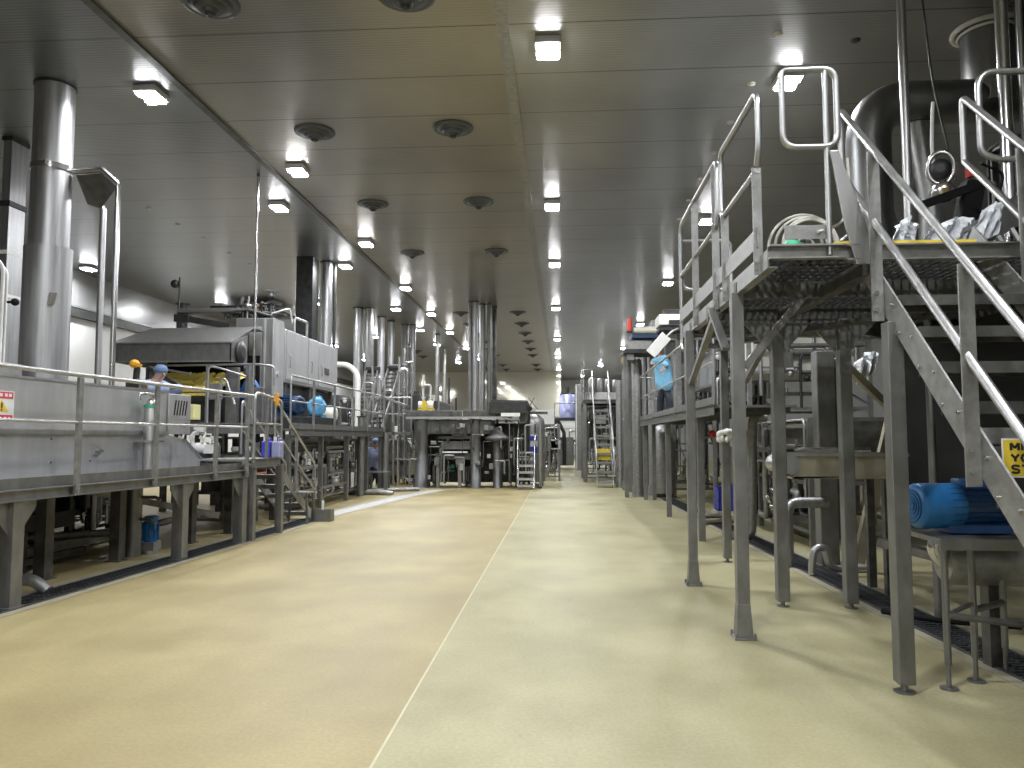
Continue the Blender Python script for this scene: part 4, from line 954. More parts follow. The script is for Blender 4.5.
MB().lathe((-1.88, CY + .2, 1.2), [(.13, 0), (.16, .15), (.36, .2), (.36, .27), (.18, .38), (.14, .52), (.05, .58)], 24).build('bell_hood', 'cast', t)
for x in (-3.62, -2.98): MB().box(x - .05, x + .05, CY + .1, CY + .2, 0, .85).boxc((x, CY + .1, .78), (.2, .1, .2)).build('strut', 'post', t)
rnd = random.Random(9)
for k in range(26):
    x = rnd.uniform(-4.4, -1.0); z = rnd.uniform(.1, 1.3); x2 = x + rnd.uniform(-.5, .5); y = CY + rnd.uniform(.25, 1.1)
    MB().tube([(x, y, 0.02), (x, y, z), (x2, y, z), (x2, y, rnd.uniform(.8, 1.9))], rnd.choice((.02, .03, .045)), n=8).build('pipe', rnd.choice(('dark', 'grime', 'post', 'steel')), t)
for k in range(10):
    MB().boxc((rnd.uniform(-4.3, -1.1), CY + .15, rnd.uniform(.9, 1.9)), (.1, .08, .12)).build('fitting', rnd.choice(('steel', 'bright', 'dark', 'white')), t)
MB().box(-4.45, -1.0, CY + 1.3, CY + 1.4, .1, 1.9).build('rear_plate', 'dark', t)
MB().boxc((-3.3, CY + .9, .55), (.12, .1, .2)).build('indicator', 'green', t)
t = thing('feed_hopper', 'dark overhead feed hopper above the right end of the centre machine', 'hopper', (-1.5, 22.4, 1.9))
MB().prism([(-2.12, CY, 2.26), (-.98, CY, 2.26), (-.90, CY, 2.36), (-1.0, CY, 2.54), (-2.05, CY, 2.56), (-2.1, CY, 2.4)], (0, 1.6, 0)).box(-2.1, -1.0, CY - .16, CY - .07, 2.14, 2.50).build('trough', 'dark', t, .02)
MB().prism([(-1.28, CY + .1, 2.28), (-.95, CY + .1, 2.28), (-1.1, CY + .1, 1.9), (-1.22, CY + .1, 1.9)], (0, .5, 0)).build('chute', 'grime', t)
MB().box(-1.75, -1.2, CY - .20, CY - .165, 2.07, 2.17).build('name_plate', 'white', t)
MB().bar((-.98, CY + .1, 2.3), (-.8, CY + .1, 2.62), .02, .02).bar((-.98, CY + .1, 2.62), (-.7, CY + .1, 2.28), .02, .02).build('lifting_eye', 'dark', t)
for x in (-2.0, -1.02): MB().box(x - .04, x + .04, CY + 1.5, CY + 1.58, 0, 2.3).build('leg', 'grime', t)
t = thing('domed_tank', 'pale dome topped tank with a blue label behind the little ladder', 'tank', (-.85, 23, 0))
MB().lathe((-.95, 24.0, .1), [(.42, 0), (.42, 1.75), (.38, 1.95), (.22, 2.08), (.05, 2.12)], 24).build('shell', 'galv', t)
MB().boxc((-.95, 23.56, 1.25), (.38, .04, .62)).build('label_panel', 'white', t)
MB().boxc((-.95, 23.53, 1.44), (.38, .02, .14)).boxc((-.95, 23.53, 1.08), (.38, .02, .22)).build('label_band', 'vblue', t)
MB().box(-1.0, -.45, 23.9, 24.1, 2.2, 2.28).build('top_bracket', 'grime', t)
for x in (-1.2, -.62): MB().cyl((x, 24.0, 0), (x, 24.0, .2), .04).build('leg', 'post', t)
t = stairs('ladder_stairs', 'narrow grey ladder with rails at the right end of the centre machine', -1.25, -.80, 22.3, 1.12, 21.5, .02, 6, dep=.09, m='steel', treads='steel', cat='ladder')
for x in (-1.27, -.78): MB().tube([(x, 22.35, 1.1), (x, 22.35, 1.98), (x, 21.9, 1.4), (x, 21.55, .1)], .02, fil=.12).build('handrail', 'bright', t)
t = thing('end_panel', 'tall narrow grey side panel right of the little ladder', 'panel', (-.58, 22.6, 0))
MB().box(-.66, -.60, 22.0, 23.4, .05, 1.95).build('plate', 'post', t)
MB().box(-.67, -.59, 22.2, 22.35, .6, 1.5).build('inset', 'gold', t)
for y in (22.1, 23.3): MB().box(-.68, -.58, y - .04, y + .04, 0, .06).build('foot', 'dark', t)
t = thing('film_roll', 'white and yellow film roll on top of the left end of the centre machine', 'roll', (-4.0, 22.4, 2.25))
MB().cyl((-4.25, 22.4, 2.42), (-3.8, 22.4, 2.42), .13, n=18).build('roll', 'cream', t)
MB().box(-4.12, -3.98, 22.2, 22.3, 2.3, 2.55).box(-4.25, -3.75, 22.2, 22.3, 2.27, 2.31).build('band', 'yellow', t)
MB().box(-3.78, -3.7, 22.3, 22.5, 2.25, 2.55).box(-4.34, -4.27, 22.3, 22.5, 2.25, 2.5).build('bearing', 'dark', t)
tag(MB().boxc((-4.35, 22.5, 2.5), (.2, .2, .5)).boxc((-4.35, 22.5, 2.8), (.14, .14, .12)).build('drive_box', 'dark', None, .02), 'dark drive box standing left of the white and yellow film roll', 'drive')
# hall beyond the centre machine
machine('packing_line', 'pale packing line in the hall behind the centre machine', -4.7, -1.5, 33, 36, .1, 2.6, m='vat', pm='galv', seed=31, n=18, face='y-')
machine('packing_line', 'far packing line against the cream end wall', -9.0, -2.0, 44, 47, .1, 2.4, m='vat', pm='galv', seed=32, n=18, face='y-')
machine('sorting_unit', 'cluttered sorting unit to the right behind the little ladder', -.75, -.1, 26, 30, .1, 1.9, m='grime', seed=33, n=22, valves=9, face='y-')
machine('sorting_unit', 'second sorting unit farther along the left edge of the aisle', -1.3, -.3, 32, 38, .1, 1.8, m='grime', seed=34, n=20, valves=8, face='y-')
for k, (px, py, Y) in enumerate(((545, 410, 40), (553, 425, 44), (430, 395, 42))):
    p = at(px, py, Y)
    tag(MB().box(p.x - .5, p.x + .5, Y, Y + 1, 0, p.z).build('white_cabinet', 'white', None, .03), ['tall white cabinet behind the domed tank', 'white cabinet at the far left edge of the aisle', 'white cabinet seen over the yellow film roll'][k], 'cabinet')
for k, px in enumerate((449, 456)):
    p = at(px, 395, 37); riser(['thin pipe rising behind the film roll', 'second thin pipe rising behind the film roll'][k], p.x, 37, .05, 1.5, 'dark', z1=4.4 - k)

# ================================================================== END OF THE AISLE
t = thing('tank_stand', 'lilac tank on a dark steel stand at the far end of the aisle', 'tank', (.0, 36, 0))
MB().lathe((.27, 36.5, 2.42), [(.40, 0), (.40, 1.05), (.3, 1.12)], 20).build('shell', 'lilac', t)
MB().box(-.35, .75, 35.9, 37.1, 2.28, 2.40).build('platform', 'dark', t)
for x in (-.3, .7):
    for y in (36.0, 37.0): MB().box(x - .06, x + .06, y - .06, y + .06, 0, 2.3).build('leg', 'dark', t)
MB().tube([(-.2, 36.0, 2.3), (.1, 36.0, 1.7), (.1, 36.0, .2)], .09).build('outlet_pipe', 'dark', t)
MB().box(-.1, .55, 36.3, 37.0, .15, 1.5).build('lower_drum', 'galv', t, .05)
MB().tube([(-.35, 35.9, 2.4), (-.35, 35.9, 3.1), (.75, 35.9, 3.1), (.75, 35.9, 2.4)], .03).build('handrail', 'galv', t)
MB().cyl((.27, 36.5, 3.5), (.27, 36.5, 3.9), .08).box(-.1, .6, 36.4, 36.6, 3.5, 3.6).build('agitator', 'dark', t)
t = thing('aisle_column', 'square pale steel column standing right of the lilac tank', 'column', (.62, 28.5, 0))
MB().box(.50, .85, 28.4, 28.75, 0, 3.45).build('shaft', 'galv', t, .02)
MB().box(.46, .89, 28.36, 28.79, 0, .25).build('base', 'cream', t)
MB().box(.52, .56, 28.37, 28.4, .3, 3.4).build('cable_tray', 'white', t)
stairs('stairs', 'tall steep stairs with pipe rails at the right of the aisle end', 1.02, 1.5, 25.2, 2.75, 22.4, .03, 10, dep=.14, m='steel', treads='galv', rail=(1.0, 1.52))
tag(MB().box(1.05, 1.47, 23.35, 23.37, .78, 1.12).build('step_sign', 'yellow'), 'yellow warning plate on the lower treads of the tall far stairs', 'sign')
t = thing('packing_tower', 'railed packing platform at the head of the tall far stairs', 'platform', (1.2, 26.5, 0))
MB().box(.7, 2.2, 25.2, 28.0, 2.6, 2.72).build('deck_plate', 'grime', t)
for x in (.75, 2.15):
    for y in (25.3, 27.9): MB().box(x - .05, x + .05, y - .05, y + .05, 0, 2.6).build('leg', 'post', t)
MB().tube([(.72, 25.2, 2.7), (.72, 25.2, 3.7), (.72, 28, 3.7), (.72, 28, 2.7)], .025).tube([(.72, 25.2, 3.2), (.72, 28, 3.2)], .018).tube([(.72, 25.22, 3.7), (1.0, 25.22, 3.7), (1.0, 25.22, 2.7)], .025).build('handrail', 'steel', t)
t = thing('filler_head', 'cluster of steel filler hoppers on the packing platform', 'filler', (1.45, 26.3, 2.72))
for k in range(4): MB().lathe((1.05 + .28 * k, 26.0 + .3 * k, 2.724), [(.08, 0), (.15, .35), (.15, .72), (.10, .78)], 16).build('hopper', 'galv', t)
MB().box(.95, 2.1, 25.9, 26.1, 2.724, 3.0).build('base', 'white', t)
machine('packing_machine', 'dense packing machine below the railed packing platform', .8, 2.1, 25.4, 27.8, .1, 2.5, m='grime', seed=41, n=22, valves=9, face='y-')
machine('case_line', 'far case packing line closing the end of the aisle', .9, 3.5, 33, 38, .1, 3.4, m='vat', pm='galv', seed=42, n=20, valves=6, face='y-')
machine('case_line', 'white case line against the rear wall at the aisle end', -1.0, 4.0, 50, 54, .1, 2.6, m='white', pm='galv', seed=43, n=14, valves=3, face='y-')
machine('conveyor_rack', 'tall grey conveyor rack behind the tall far stairs', 2.3, 4.0, 23.5, 28.5, .1, 4.2, m='grime', seed=44, n=20, valves=6, face='y-')
# ================================================================== RIGHT STAIR PLATFORM
DZ = 2.66
t = thing('stair_platform', 'high steel grating platform on square posts at the near right', 'platform', (1.3, 6.5, 0)); sp_ = t
mb = MB()
x = 1.36
while x < 4.6: mb.box(x - .007, x + .007, 4.9, 8.28, DZ - .045, DZ - .005); x += .06
y = 4.95
while y < 8.28: mb.box(1.34, 4.6, y - .006, y + .006, DZ - .03, DZ - .008); y += .11
mb.build('grating', 'dark', t)
MB().channel((1.31, 4.85, 2.585), (1.31, 8.3, 2.585), .06, .12).channel((1.31, 4.86, 2.62), (1.78, 4.86, 2.62), .06, .09).channel((1.78, 4.86, 2.61), (1.86, 4.86, 2.61), .06, .10).channel((1.975, 4.86, 2.61), (4.6, 4.86, 2.61), .06, .10).channel((1.31, 8.3, 2.585), (4.6, 8.3, 2.585), .06, .12).build('edge_channel', 'galv', t)
MB().box(1.285, 1.293, 5.0, 8.3, 2.70, 2.83).box(1.42, 1.68, 4.86, 4.868, 2.71, 2.80).build('toe_board', 'galv', t)
MB().box(1.72, 1.86, 4.835, 4.90, 2.665, 2.685).build('nosing', 'yellow', t)
MB().box(2.02, 2.58, 4.835, 4.90, 2.665, 2.685).build('nosing', 'yellow', t)
mb = MB()
for yy in (5.74, 6.83, 7.74): mb.bar((1.3, yy, 2.55), (4.6, yy, 2.55), .08, .12)
mb.bar((1.95, 4.9, 2.53), (1.95, 8.3, 2.53), .08, .1).bar((3.2, 4.9, 2.53), (3.2, 8.3, 2.53), .08, .1)
mb.build('joist', 'grime', t)
def shoe_leg(x, y, w, ztop, shoe, parent):
    m_ = MB().box(x - w / 2, x + w / 2, y - w / 2, y + w / 2, .014 if shoe else .045, ztop)
    if shoe:
        b, c = w * .68, w * .52
        m_.add([(x - b, y - b, .015), (x + b, y - b, .015), (x + b, y + b, .015), (x - b, y + b, .015), (x - c, y - c, .25), (x + c, y - c, .25), (x + c, y + c, .25), (x - c, y + c, .25)], [(0, 1, 5, 4), (1, 2, 6, 5), (2, 3, 7, 6), (3, 0, 4, 7), (4, 5, 6, 7)])
        m_.box(x - w * .88, x + w * .88, y - w * .88, y + w * .88, 0, .014)
        for i in (-1, 1):
            for j in (-1, 1): m_.cyl((x + i * w * .78, y + j * w * .78, .014), (x + i * w * .78, y + j * w * .78, .045), .009, n=8)
    else:
        m_.cyl((x, y, 0), (x, y, .05), .02, n=10).cyl((x, y, 0), (x, y, .008), .055, n=14)
    return m_.build('leg', 'post', parent, .006)
shoe_leg(1.31, 5.74, .088, 2.53, True, t); shoe_leg(1.29, 7.74, .085, 2.53, True, t)
shoe_leg(1.90, 6.83, .102, 2.49, False, t); shoe_leg(2.46, 6.79, .102, 2.49, False, t); shoe_leg(1.93, 9.18, .09, 2.52, False, t)
MB().box(1.86, 2.0, 8.3, 9.25, 2.5, 2.58).build('outrigger', 'grime', t)
m_ = MB()
for xx in (1.90, 2.46):
    for s in (-1, 1): m_.prism([(xx + s * .06, 6.8, 2.2), (xx + s * .06, 6.8, 2.5), (xx + s * .32, 6.8, 2.5)], (0, .014, 0))
m_.bar((1.36, 5.74, 1.98), (1.82, 5.74, 2.52), .05, .05).bar((1.26, 5.9, 2.13), (1.24, 6.35, 2.52), .06, .03).bar((1.29, 7.66, 2.0), (1.30, 6.4, 2.52), .05, .05)
m_.bar((1.95, 8.2, 2.05), (1.95, 7.0, 2.5), .05, .05).bar((2.5, 7.0, 2.45), (3.5, 8.2, 2.5), .06, .06)
m_.build('knee_brace', 'post', t)
# serrated under-beam (hanging cable tray) seen from below
MB().bar((1.55, 8.0, 2.40), (3.1, 5.2, 2.42), .10, .04).build('cable_tray', 'grime', t)
hr = MB().tube([(1.30, 5.02, 3.25), (1.30, 4.97, 3.35), (1.30, 4.97, 3.74), (1.30, 6.15, 3.76), (1.30, 6.15, 3.22), (1.30, 5.02, 3.22)], .022, fil=.10).tube([(1.30, 6.33, 3.22), (1.30, 6.30, 3.3), (1.30, 6.30, 3.77), (1.30, 8.25, 3.76), (1.30, 8.25, 2.45), (1.30, 8.15, 2.38)], .022, fil=.12).build('handrail', 'steel', t)
MB().tube([(1.30, 6.33, 3.22), (1.30, 8.25, 3.20)], .018).build('mid_rail', 'steel', hr)
for yy, z1 in ((5.03, 3.24), (6.02, 3.22), (6.38, 3.75), (7.35, 3.75)): MB().box(1.265, 1.325, yy - .006, yy + .006, 2.52, z1).cyl((1.28, yy - .015, 2.56), (1.28, yy, 2.56), .012, n=8).cyl((1.28, yy - .015, 2.61), (1.28, yy, 2.61), .012, n=8).build('post', 'galv', hr)
g = MB().tube([(1.69, 4.84, 2.6), (1.69, 4.84, 3.81)], .018).tube([(1.42, 4.84, 3.74), (1.42, 4.84, 3.30), (1.76, 4.84, 3.30), (1.76, 4.84, 3.81), (1.42, 4.84, 3.81)], .021, fil=.09, closed=True).build('gate_hoop', 'steel', t)
MB().tube([(1.32, 8.3, 3.55), (1.32, 8.3, 3.06), (1.85, 8.3, 3.06), (1.85, 8.3, 3.6), (1.32, 8.3, 3.6)], .02, fil=.1, closed=True).tube([(1.85, 8.3, 2.6), (1.85, 8.3, 3.55)], .018).build('gate_hoop', 'steel', t)
MB().tube([(2.95, 5.2, 3.32), (2.83, 5.2, 3.36), (2.83, 5.2, 3.93), (3.6, 5.2, 3.93), (3.6, 5.2, 2.66)], .022, fil=.12).tube([(2.95, 5.2, 3.32), (3.6, 5.2, 3.32)], .022).build('gate_hoop', 'steel', t)

# near stairs that come down towards the viewer
SL = .93
def sz(y): return SL * y - 2.06
t = thing('access_stairs', 'steep galvanised stairs with twin handrails coming down from the near right platform', 'stairs', (2.35, 3.5, 0))
nv = V((0, -SL, 1)).normalized(); ya, yb = 5.22, 2.25
for x, s in ((1.95, 1), (2.75, -1)):
    a, b = V((x, ya, sz(ya))), V((x, yb, sz(yb)))
    MB().prism([a + nv * .082, b + nv * .082, b - nv * .082, a - nv * .082], (s * .012, 0, 0)).build('stringer', 'galv', t)
pp = [at(px, py, 4.80) for px, py in ((830, 150), (838, 150), (845, 166), (866, 222), (876, 256), (871, 264), (857, 264), (846, 228))]
MB().prism(pp, (0, .02, 0)).build('head_plate', 'steel', t, .004)
n = 10
for k in range(n):
    y = 4.66 - k * .235; z = sz(y)
    mb = MB().box(1.965, 2.735, y - .12, y + .12, z - .006, z).box(1.965, 2.735, y - .125, y - .118, z - .05, z + .01).box(1.965, 2.735, y + .118, y + .125, z - .05, z + .01)
    for j in range(6): mb.box(1.97, 2.73, y - .1 + j * .036, y - .09 + j * .036, z, z + .008)
    mb.build('tread', 'grime', t)
    mb = MB()
    for q in (-.08, .08): mb.cyl((1.95, y + q, z - .02 + SL * q * .3), (1.938, y + q, z - .02 + SL * q * .3), .011, n=8)
    mb.build('bolt', 'bright', t)
for x, yt in ((1.91, 5.19), (2.79, 5.33)):
    zt = sz(yt) + .92
    ymid = yb + .25
    hr = MB().tube([(x, yt, sz(yt) + .46), (x, yt, zt), (x, ymid, sz(ymid) + .92), (x, ymid, sz(ymid) + .46), (x, yt, sz(yt) + .46)], .023, fil=.06, n=12).build('handrail', 'steel', t)
    for y in (4.66, 3.66, 2.75):
        MB().box(x - .035, x + .035, y + .022, y + .034, sz(y) - .12, sz(y) + .93).build('post', 'galv', hr)
    mb = MB()
    for y in (4.66, 3.66, 2.75):
        for q in (-.05, .05): mb.cyl((x - .01, y + .024, sz(y) + q), (x - .01, y + .010, sz(y) + q), .014, n=8)
    mb.build('fixing_bolt', 'bright', hr)
tag(MB().box(1.905, 1.998, 4.553, 4.647, .05, sz(4.6) - .085).cyl((1.95, 4.6, 0), (1.95, 4.6, .055), .02).cyl((1.95, 4.6, 0), (1.95, 4.6, .008), .06).build('stair_post', 'post', None, .006), 'big square post nearest the viewer standing under the right stair stringer', 'post')
# MIND YOUR STEP plate
t = thing('step_sign', 'yellow MIND YOUR STEP sign fixed across the right stairs', 'sign', (2.13, 3.59, 1.27))
MB().box(1.985, 2.275, 3.586, 3.590, 1.272, 1.448).build('plate', 'white', t)
MB().box(1.991, 2.269, 3.583, 3.5865, 1.279, 1.441).build('face', 'yellow', t)
GL = {'M': [((0, 0), (0, 1)), ((0, 1), (.5, .3)), ((.5, .3), (1, 1)), ((1, 1), (1, 0))], 'I': [((.5, 0), (.5, 1))], 'N': [((0, 0), (0, 1)), ((0, 1), (1, 0)), ((1, 0), (1, 1))],
      'D': [((0, 0), (0, 1)), ((0, 1), (.6, 1)), ((.6, 1), (1, .7)), ((1, .7), (1, .3)), ((1, .3), (.6, 0)), ((.6, 0), (0, 0))], 'Y': [((0, 1), (.5, .45)), ((1, 1), (.5, .45)), ((.5, .45), (.5, 0))],
      'O': [((.3, 0), (0, .3)), ((0, .3), (0, .7)), ((0, .7), (.3, 1)), ((.3, 1), (.7, 1)), ((.7, 1), (1, .7)), ((1, .7), (1, .3)), ((1, .3), (.7, 0)), ((.7, 0), (.3, 0))], 'U': [((0, 1), (0, .25)), ((0, .25), (.3, 0)), ((.3, 0), (.7, 0)), ((.7, 0), (1, .25)), ((1, .25), (1, 1))],
      'R': [((0, 0), (0, 1)), ((0, 1), (.8, 1)), ((.8, 1), (1, .85)), ((1, .85), (1, .65)), ((1, .65), (.8, .5)), ((.8, .5), (0, .5)), ((.5, .5), (1, 0))], 'S': [((1, .85), (.75, 1)), ((.75, 1), (.2, 1)), ((.2, 1), (0, .8)), ((0, .8), (.2, .55)), ((.2, .55), (.8, .45)), ((.8, .45), (1, .2)), ((1, .2), (.8, 0)), ((.8, 0), (.2, 0)), ((.2, 0), (0, .15))],
      'T': [((0, 1), (1, 1)), ((.5, 1), (.5, 0))], 'E': [((0, 0), (0, 1)), ((0, 1), (1, 1)), ((0, .5), (.85, .5)), ((0, 0), (1, 0))], 'P': [((0, 0), (0, 1)), ((0, 1), (.8, 1)), ((.8, 1), (1, .85)), ((1, .85), (1, .6)), ((1, .6), (.8, .45)), ((.8, .45), (0, .45))]}
def lettering(word, x, y, z, w, h, gap, th, parent):
    mb = MB()
    for ch in word:
        ww = w * (.25 if ch == 'I' else 1)
        for (ax, az), (bx, bz) in GL[ch]:
            mb.bar((x + ax * ww, y, z + az * h), (x + bx * ww, y, z + bz * h), th, th * .35) if abs(bx - ax) < .01 else mb.bar((x + ax * ww, y, z + az * h), (x + bx * ww, y, z + bz * h), .0022, th)
        x += ww + gap
    return mb.build('lettering', 'ink', parent)
for k, word in enumerate(('MIND', 'YOUR', 'STEP')): lettering(word, 2.022, 3.5822, 1.395 - k * .0505, .033, .032, .0115, .0105, t)
tag(MB().box(1.97, 2.72, 3.845, 3.86, 1.42, 1.50).build('sign_backing', 'galv', None, .004), 'grey plate above the yellow step sign', 'plate')

# blue motor on its stand
motor('gear_motor', 'big blue electric motor under the near right stairs', (2.29, 4.88, 1.035), .138, .46, (1, .14, 0), 'dblue', 'blue', cov=.55, n=28)
t = thing('motor_stand', 'grey pipe stand carrying the big blue motor', 'stand', (2.4, 4.8, 0))
MB().box(2.19, 2.84, 4.62, 5.1, .835, .865).box(2.19, 2.84, 4.615, 4.625, .80, .865).build('top_plate', 'post', t)
for x, y in ((2.23, 4.67), (2.46, 4.82), (2.76, 4.67), (2.76, 5.05)):
    MB().cyl((x, y, .14), (x, y, .84), .02, n=12).cyl((x, y, .0), (x, y, .16), .014, n=10).cyl((x, y, 0), (x, y, .01), .05, n=14).build('leg', 'post', t)
MB().tube([(2.23, 4.67, .42), (2.76, 4.67, .36)], .02).tube([(2.46, 4.82, .42), (2.76, 5.05, .42)], .02).tube([(2.23, 4.67, .42), (2.46, 4.82, .46)], .014).build('cross_rail', 'post', t)
t = thing('gearbox', 'pale rounded gearbox with chrome elbow beside the motor stand', 'gearbox', (2.75, 5.2, .5))
MB().lathe((2.45, 5.15, .66), [(.13, 0), (.15, .03), (.16, .5), (.12, .62), (.05, .66)], 22, (1, 0, 0)).build('case', 'galv', t)
MB().tube([(2.42, 5.12, .84), (2.38, 5.12, .72), (2.5, 5.12, .62)], .05, fil=.08).build('elbow', 'bright', t)
MB().box(2.7, 2.8, 5.1, 5.2, 0, .55).build('foot', 'grime', t)

# hoses and odds on the deck
hose_bundle('hose_coil', 'coil of pale hoses standing on the near right platform deck', (1.72, 5.35, 2.79), .25, 7, .011, 'flash', seed=8)
tag(MB().ball((1.52, 5.05, 2.71), (.06, .06, .05), 10, 6).ball((1.57, 5.06, 2.70), (.05, .05, .04), 10, 6).build('rag', 'green'), 'crumpled green rag on the platform corner beside the hose coil', 'rag')
tag(MB().boxc((1.72, 5.2, 2.70), (.3, .1, .07)).boxc((1.66, 5.15, 2.74), (.03, .03, .08)).build('tool_box', 'dark', None, .008), 'low dark tool box behind the toe board of the near right platform', 'box')
tag(MB().tube([(1.62, 4.84, 2.75), (1.86, 5.0, 2.85), (1.92, 5.1, 3.2), (1.95, 5.2, 3.35)], .009, fil=.15).build('loose_cable', 'flash'), 'loose pale cable curving up beside the stair head', 'cable')
def film(top, bot, Y, label, seed=1):
    """crumpled sheet hung between two edges"""
    rnd = random.Random(seed); A = [at(a, b, Y) for a, b in top]; B = [at(a, b, Y) for a, b in bot]; n, m = 14, 8
    def along(P, f):
        f *= len(P) - 1; k = min(int(f), len(P) - 2); return P[k].lerp(P[k + 1], f - k)
    g = []
    for j in range(m + 1):
        for i in range(n + 1):
            p = along(A, i / n).lerp(along(B, i / n), j / m)
            g.append(p + V((rnd.uniform(-.006, .006), .06 * math.sin(i * 1.1 + j * .4 + seed) + rnd.uniform(-.02, .02), rnd.uniform(-.006, .006))))
    o = MB().add(g, [(j * (n + 1) + i, j * (n + 1) + i + 1, (j + 1) * (n + 1) + i + 1, (j + 1) * (n + 1) + i) for j in range(m) for i in range(n)]).build('film_sheet', 'film')
    md = o.modifiers.new('thickness', 'SOLIDIFY'); md.thickness = .004
    tag(o, label, 'sheet')
film([(846, 236), (859, 226)], [(833, 246), (862, 246)], 5.25, 'scrap of white film on the deck left of the stair head', 2)
film([(896, 226), (908, 217), (916, 226)], [(890, 243), (904, 244), (918, 243)], 6.4, 'crumpled white film hanging left of the pole behind the stair rail', 3)
film([(930, 226), (945, 222), (962, 215), (976, 224)], [(922, 243), (940, 244), (952, 243), (964, 241)], 6.45, 'wide sheet of white film under the shiny drum head', 4)
film([(982, 212), (996, 201), (1008, 203)], [(974, 238), (984, 240), (994, 236)], 6.5, 'white film trailing below the inclined conveyor chain', 5)

# ================================================================== RIGHT UPPER DUCTS AND CONVEYOR
t = thing('elbow_duct', 'huge dark elbow duct under the ceiling above the right stairs', 'duct', (4.2, 8.5, 3.6))
MB().tube([(4.75, 8.5, 5.17), (3.42, 8.5, 5.17), (3.42, 8.5, 3.75)], .235, n=28, fil=.45, seg=8).build('elbow', 'elbow', t)
MB().cyl((4.6, 8.5, 5.17), (8.5, 8.5, 5.17), .235, n=28).build('trunk', 'elbow', t)
MB().cyl((3.42, 8.5, 3.9), (3.5, 8.4, 2.7), .24, .32, 24).build('drop_leg', 'elbow', t)
MB().cyl((4.75, 8.5, 5.1), (4.75, 8.5, 5.996), .27, n=28).build('roof_stub', 'elbow', t)
MB().tube([(4.75 + .34 * math.cos(a * PI / 12), 8.5 + .34 * math.sin(a * PI / 12), 5.975) for a in range(24)], .03, closed=True, fil=0).tube([(4.75 + .29 * math.cos(a * PI / 12), 8.5 + .29 * math.sin(a * PI / 12), 5.93) for a in range(24)], .018, closed=True, fil=0).build('seal_ring', 'flash', t)
t = thing('branch_duct', 'slimmer conical duct hanging behind the elbow duct', 'duct', (3.72, 8.0, 3.6))
MB().cyl((3.72, 8.0, 4.72), (3.78, 7.9, 3.85), .13, .11, 20).cyl((3.78, 7.9, 3.85), (3.8, 7.9, 3.2), .11, .16, 20).build('body', 'post', t)
MB().cyl((3.72, 8.0, 4.72), (3.72, 8.0, 4.76), .15, n=20).build('rim', 'dark', t)
riser('tall stainless pole crossing in front of the elbow duct', 3.38, 7.5, .042, 2.6, 'steel')
riser('stout bright pole right of the roof stub of the elbow duct', 4.33, 7.5, .06, 2.6, 'bright')
riser('thin pole just right of the stout bright pole', 4.50, 7.5, .028, 2.6, 'steel')
riser('dark pole at the right picture edge behind the twin poles', 4.75, 7.9, .05, 2.6, 'dark')
t = thing('hanging_cable', 'thin dark cable dropping from the ceiling to the drum head', 'cable', (3.62, 7.4, 3.8))
MB().tube([(3.52, 7.4, 5.99), (3.60, 7.4, 4.9), (3.68, 7.2, 3.85)], .010, fil=.3).build('cable', 'dark', t)
MB().tube([(3.64 + .1 * math.cos(a * PI / 8), 7.45 + .1 * math.sin(a * PI / 8), 5.97) for a in range(16)], .012, closed=True, fil=0).build('ceiling_ring', 'flash', t)
tag(MB().tube([(3.55, 7.3, 4.65), (3.52, 7.3, 4.2), (3.50, 7.2, 3.85)], .016, fil=.2).build('white_conduit', 'white'), 'short white conduit hanging beside the thin dark cable', 'conduit')
t = thing('drum_head', 'shiny drum head with black bracket on the inclined conveyor', 'drum', (3.5, 7.1, 3.3))
dc = at(941, 168, 7.0); ax = V((.35, .9, .1)).normalized(); da, du = frame_of(ax)
MB().tube([dc + da * (.105 * math.cos(k * PI / 12)) + du * (.145 * math.sin(k * PI / 12)) for k in range(24)], .022, closed=True, fil=0).build('hoop', 'bright', t)
MB().lathe(dc + ax * .02, [(.03, 0), (.09, .01), (.09, .10), (.05, .12)], 20, ax).build('hub', 'dark', t)
lc = at(944, 192, 6.95)
MB().lathe(lc, [(.03, -.01), (.085, 0), (.10, .03), (.10, .16), (.06, .2)], 22, (.3, .9, .2)).build('lower_drum', 'bright', t)
MB().bar((3.2, 6.9, 3.52), (3.75, 6.95, 3.72), .07, .07).boxc((3.68, 7.0, 3.55), (.16, .16, .42), ry=.2).boxc((3.6, 6.95, 3.34), (.35, .1, .06)).build('bracket', 'black', t)
MB().boxc(lc + V((0, -.02, 0)), (.05, .02, .06)).build('tag_plate', 'gold', t)
MB().boxc((3.68, 6.95, 3.84), (.05, .08, .10)).build('stop_button', 'red', t)
MB().tube([(3.75, 6.9, 3.9), (3.95, 6.9, 3.8), (3.85, 6.9, 3.5), (3.8, 6.9, 3.3)], .012).tube([(3.7, 6.9, 3.5), (3.85, 6.85, 3.25), (3.9, 6.9, 2.9)], .01).tube([(3.55, 6.9, 3.35), (3.6, 6.85, 3.1), (3.5, 6.9, 2.75)], .014).build('cable', 'black', t)
a, b = V((3.0, 6.9, 2.86)), V((4.58, 7.1, 3.78))
t = thing('inclined_conveyor', 'inclined conveyor climbing to the right behind the right stair handrails', 'conveyor', (3.4, 7, 2.66))
for yy in (6.7, 7.3): MB().bar((a.x, yy, a.z), (b.x, yy, b.z), .04, .22).build('side_rail', 'post', t)
MB().bar((a.x, 7.0, a.z + .02), (b.x, 7.0, b.z + .02), .52, .04).build('belt', 'black', t)
mb = MB()
for k in range(14):
    p = a.lerp(b, (k + .5) / 14); mb.bar((p.x, 6.66, p.z - .11), (p.x + .08, 6.66, p.z - .26), .02, .03)
mb.build('chain_guard', 'white', t)
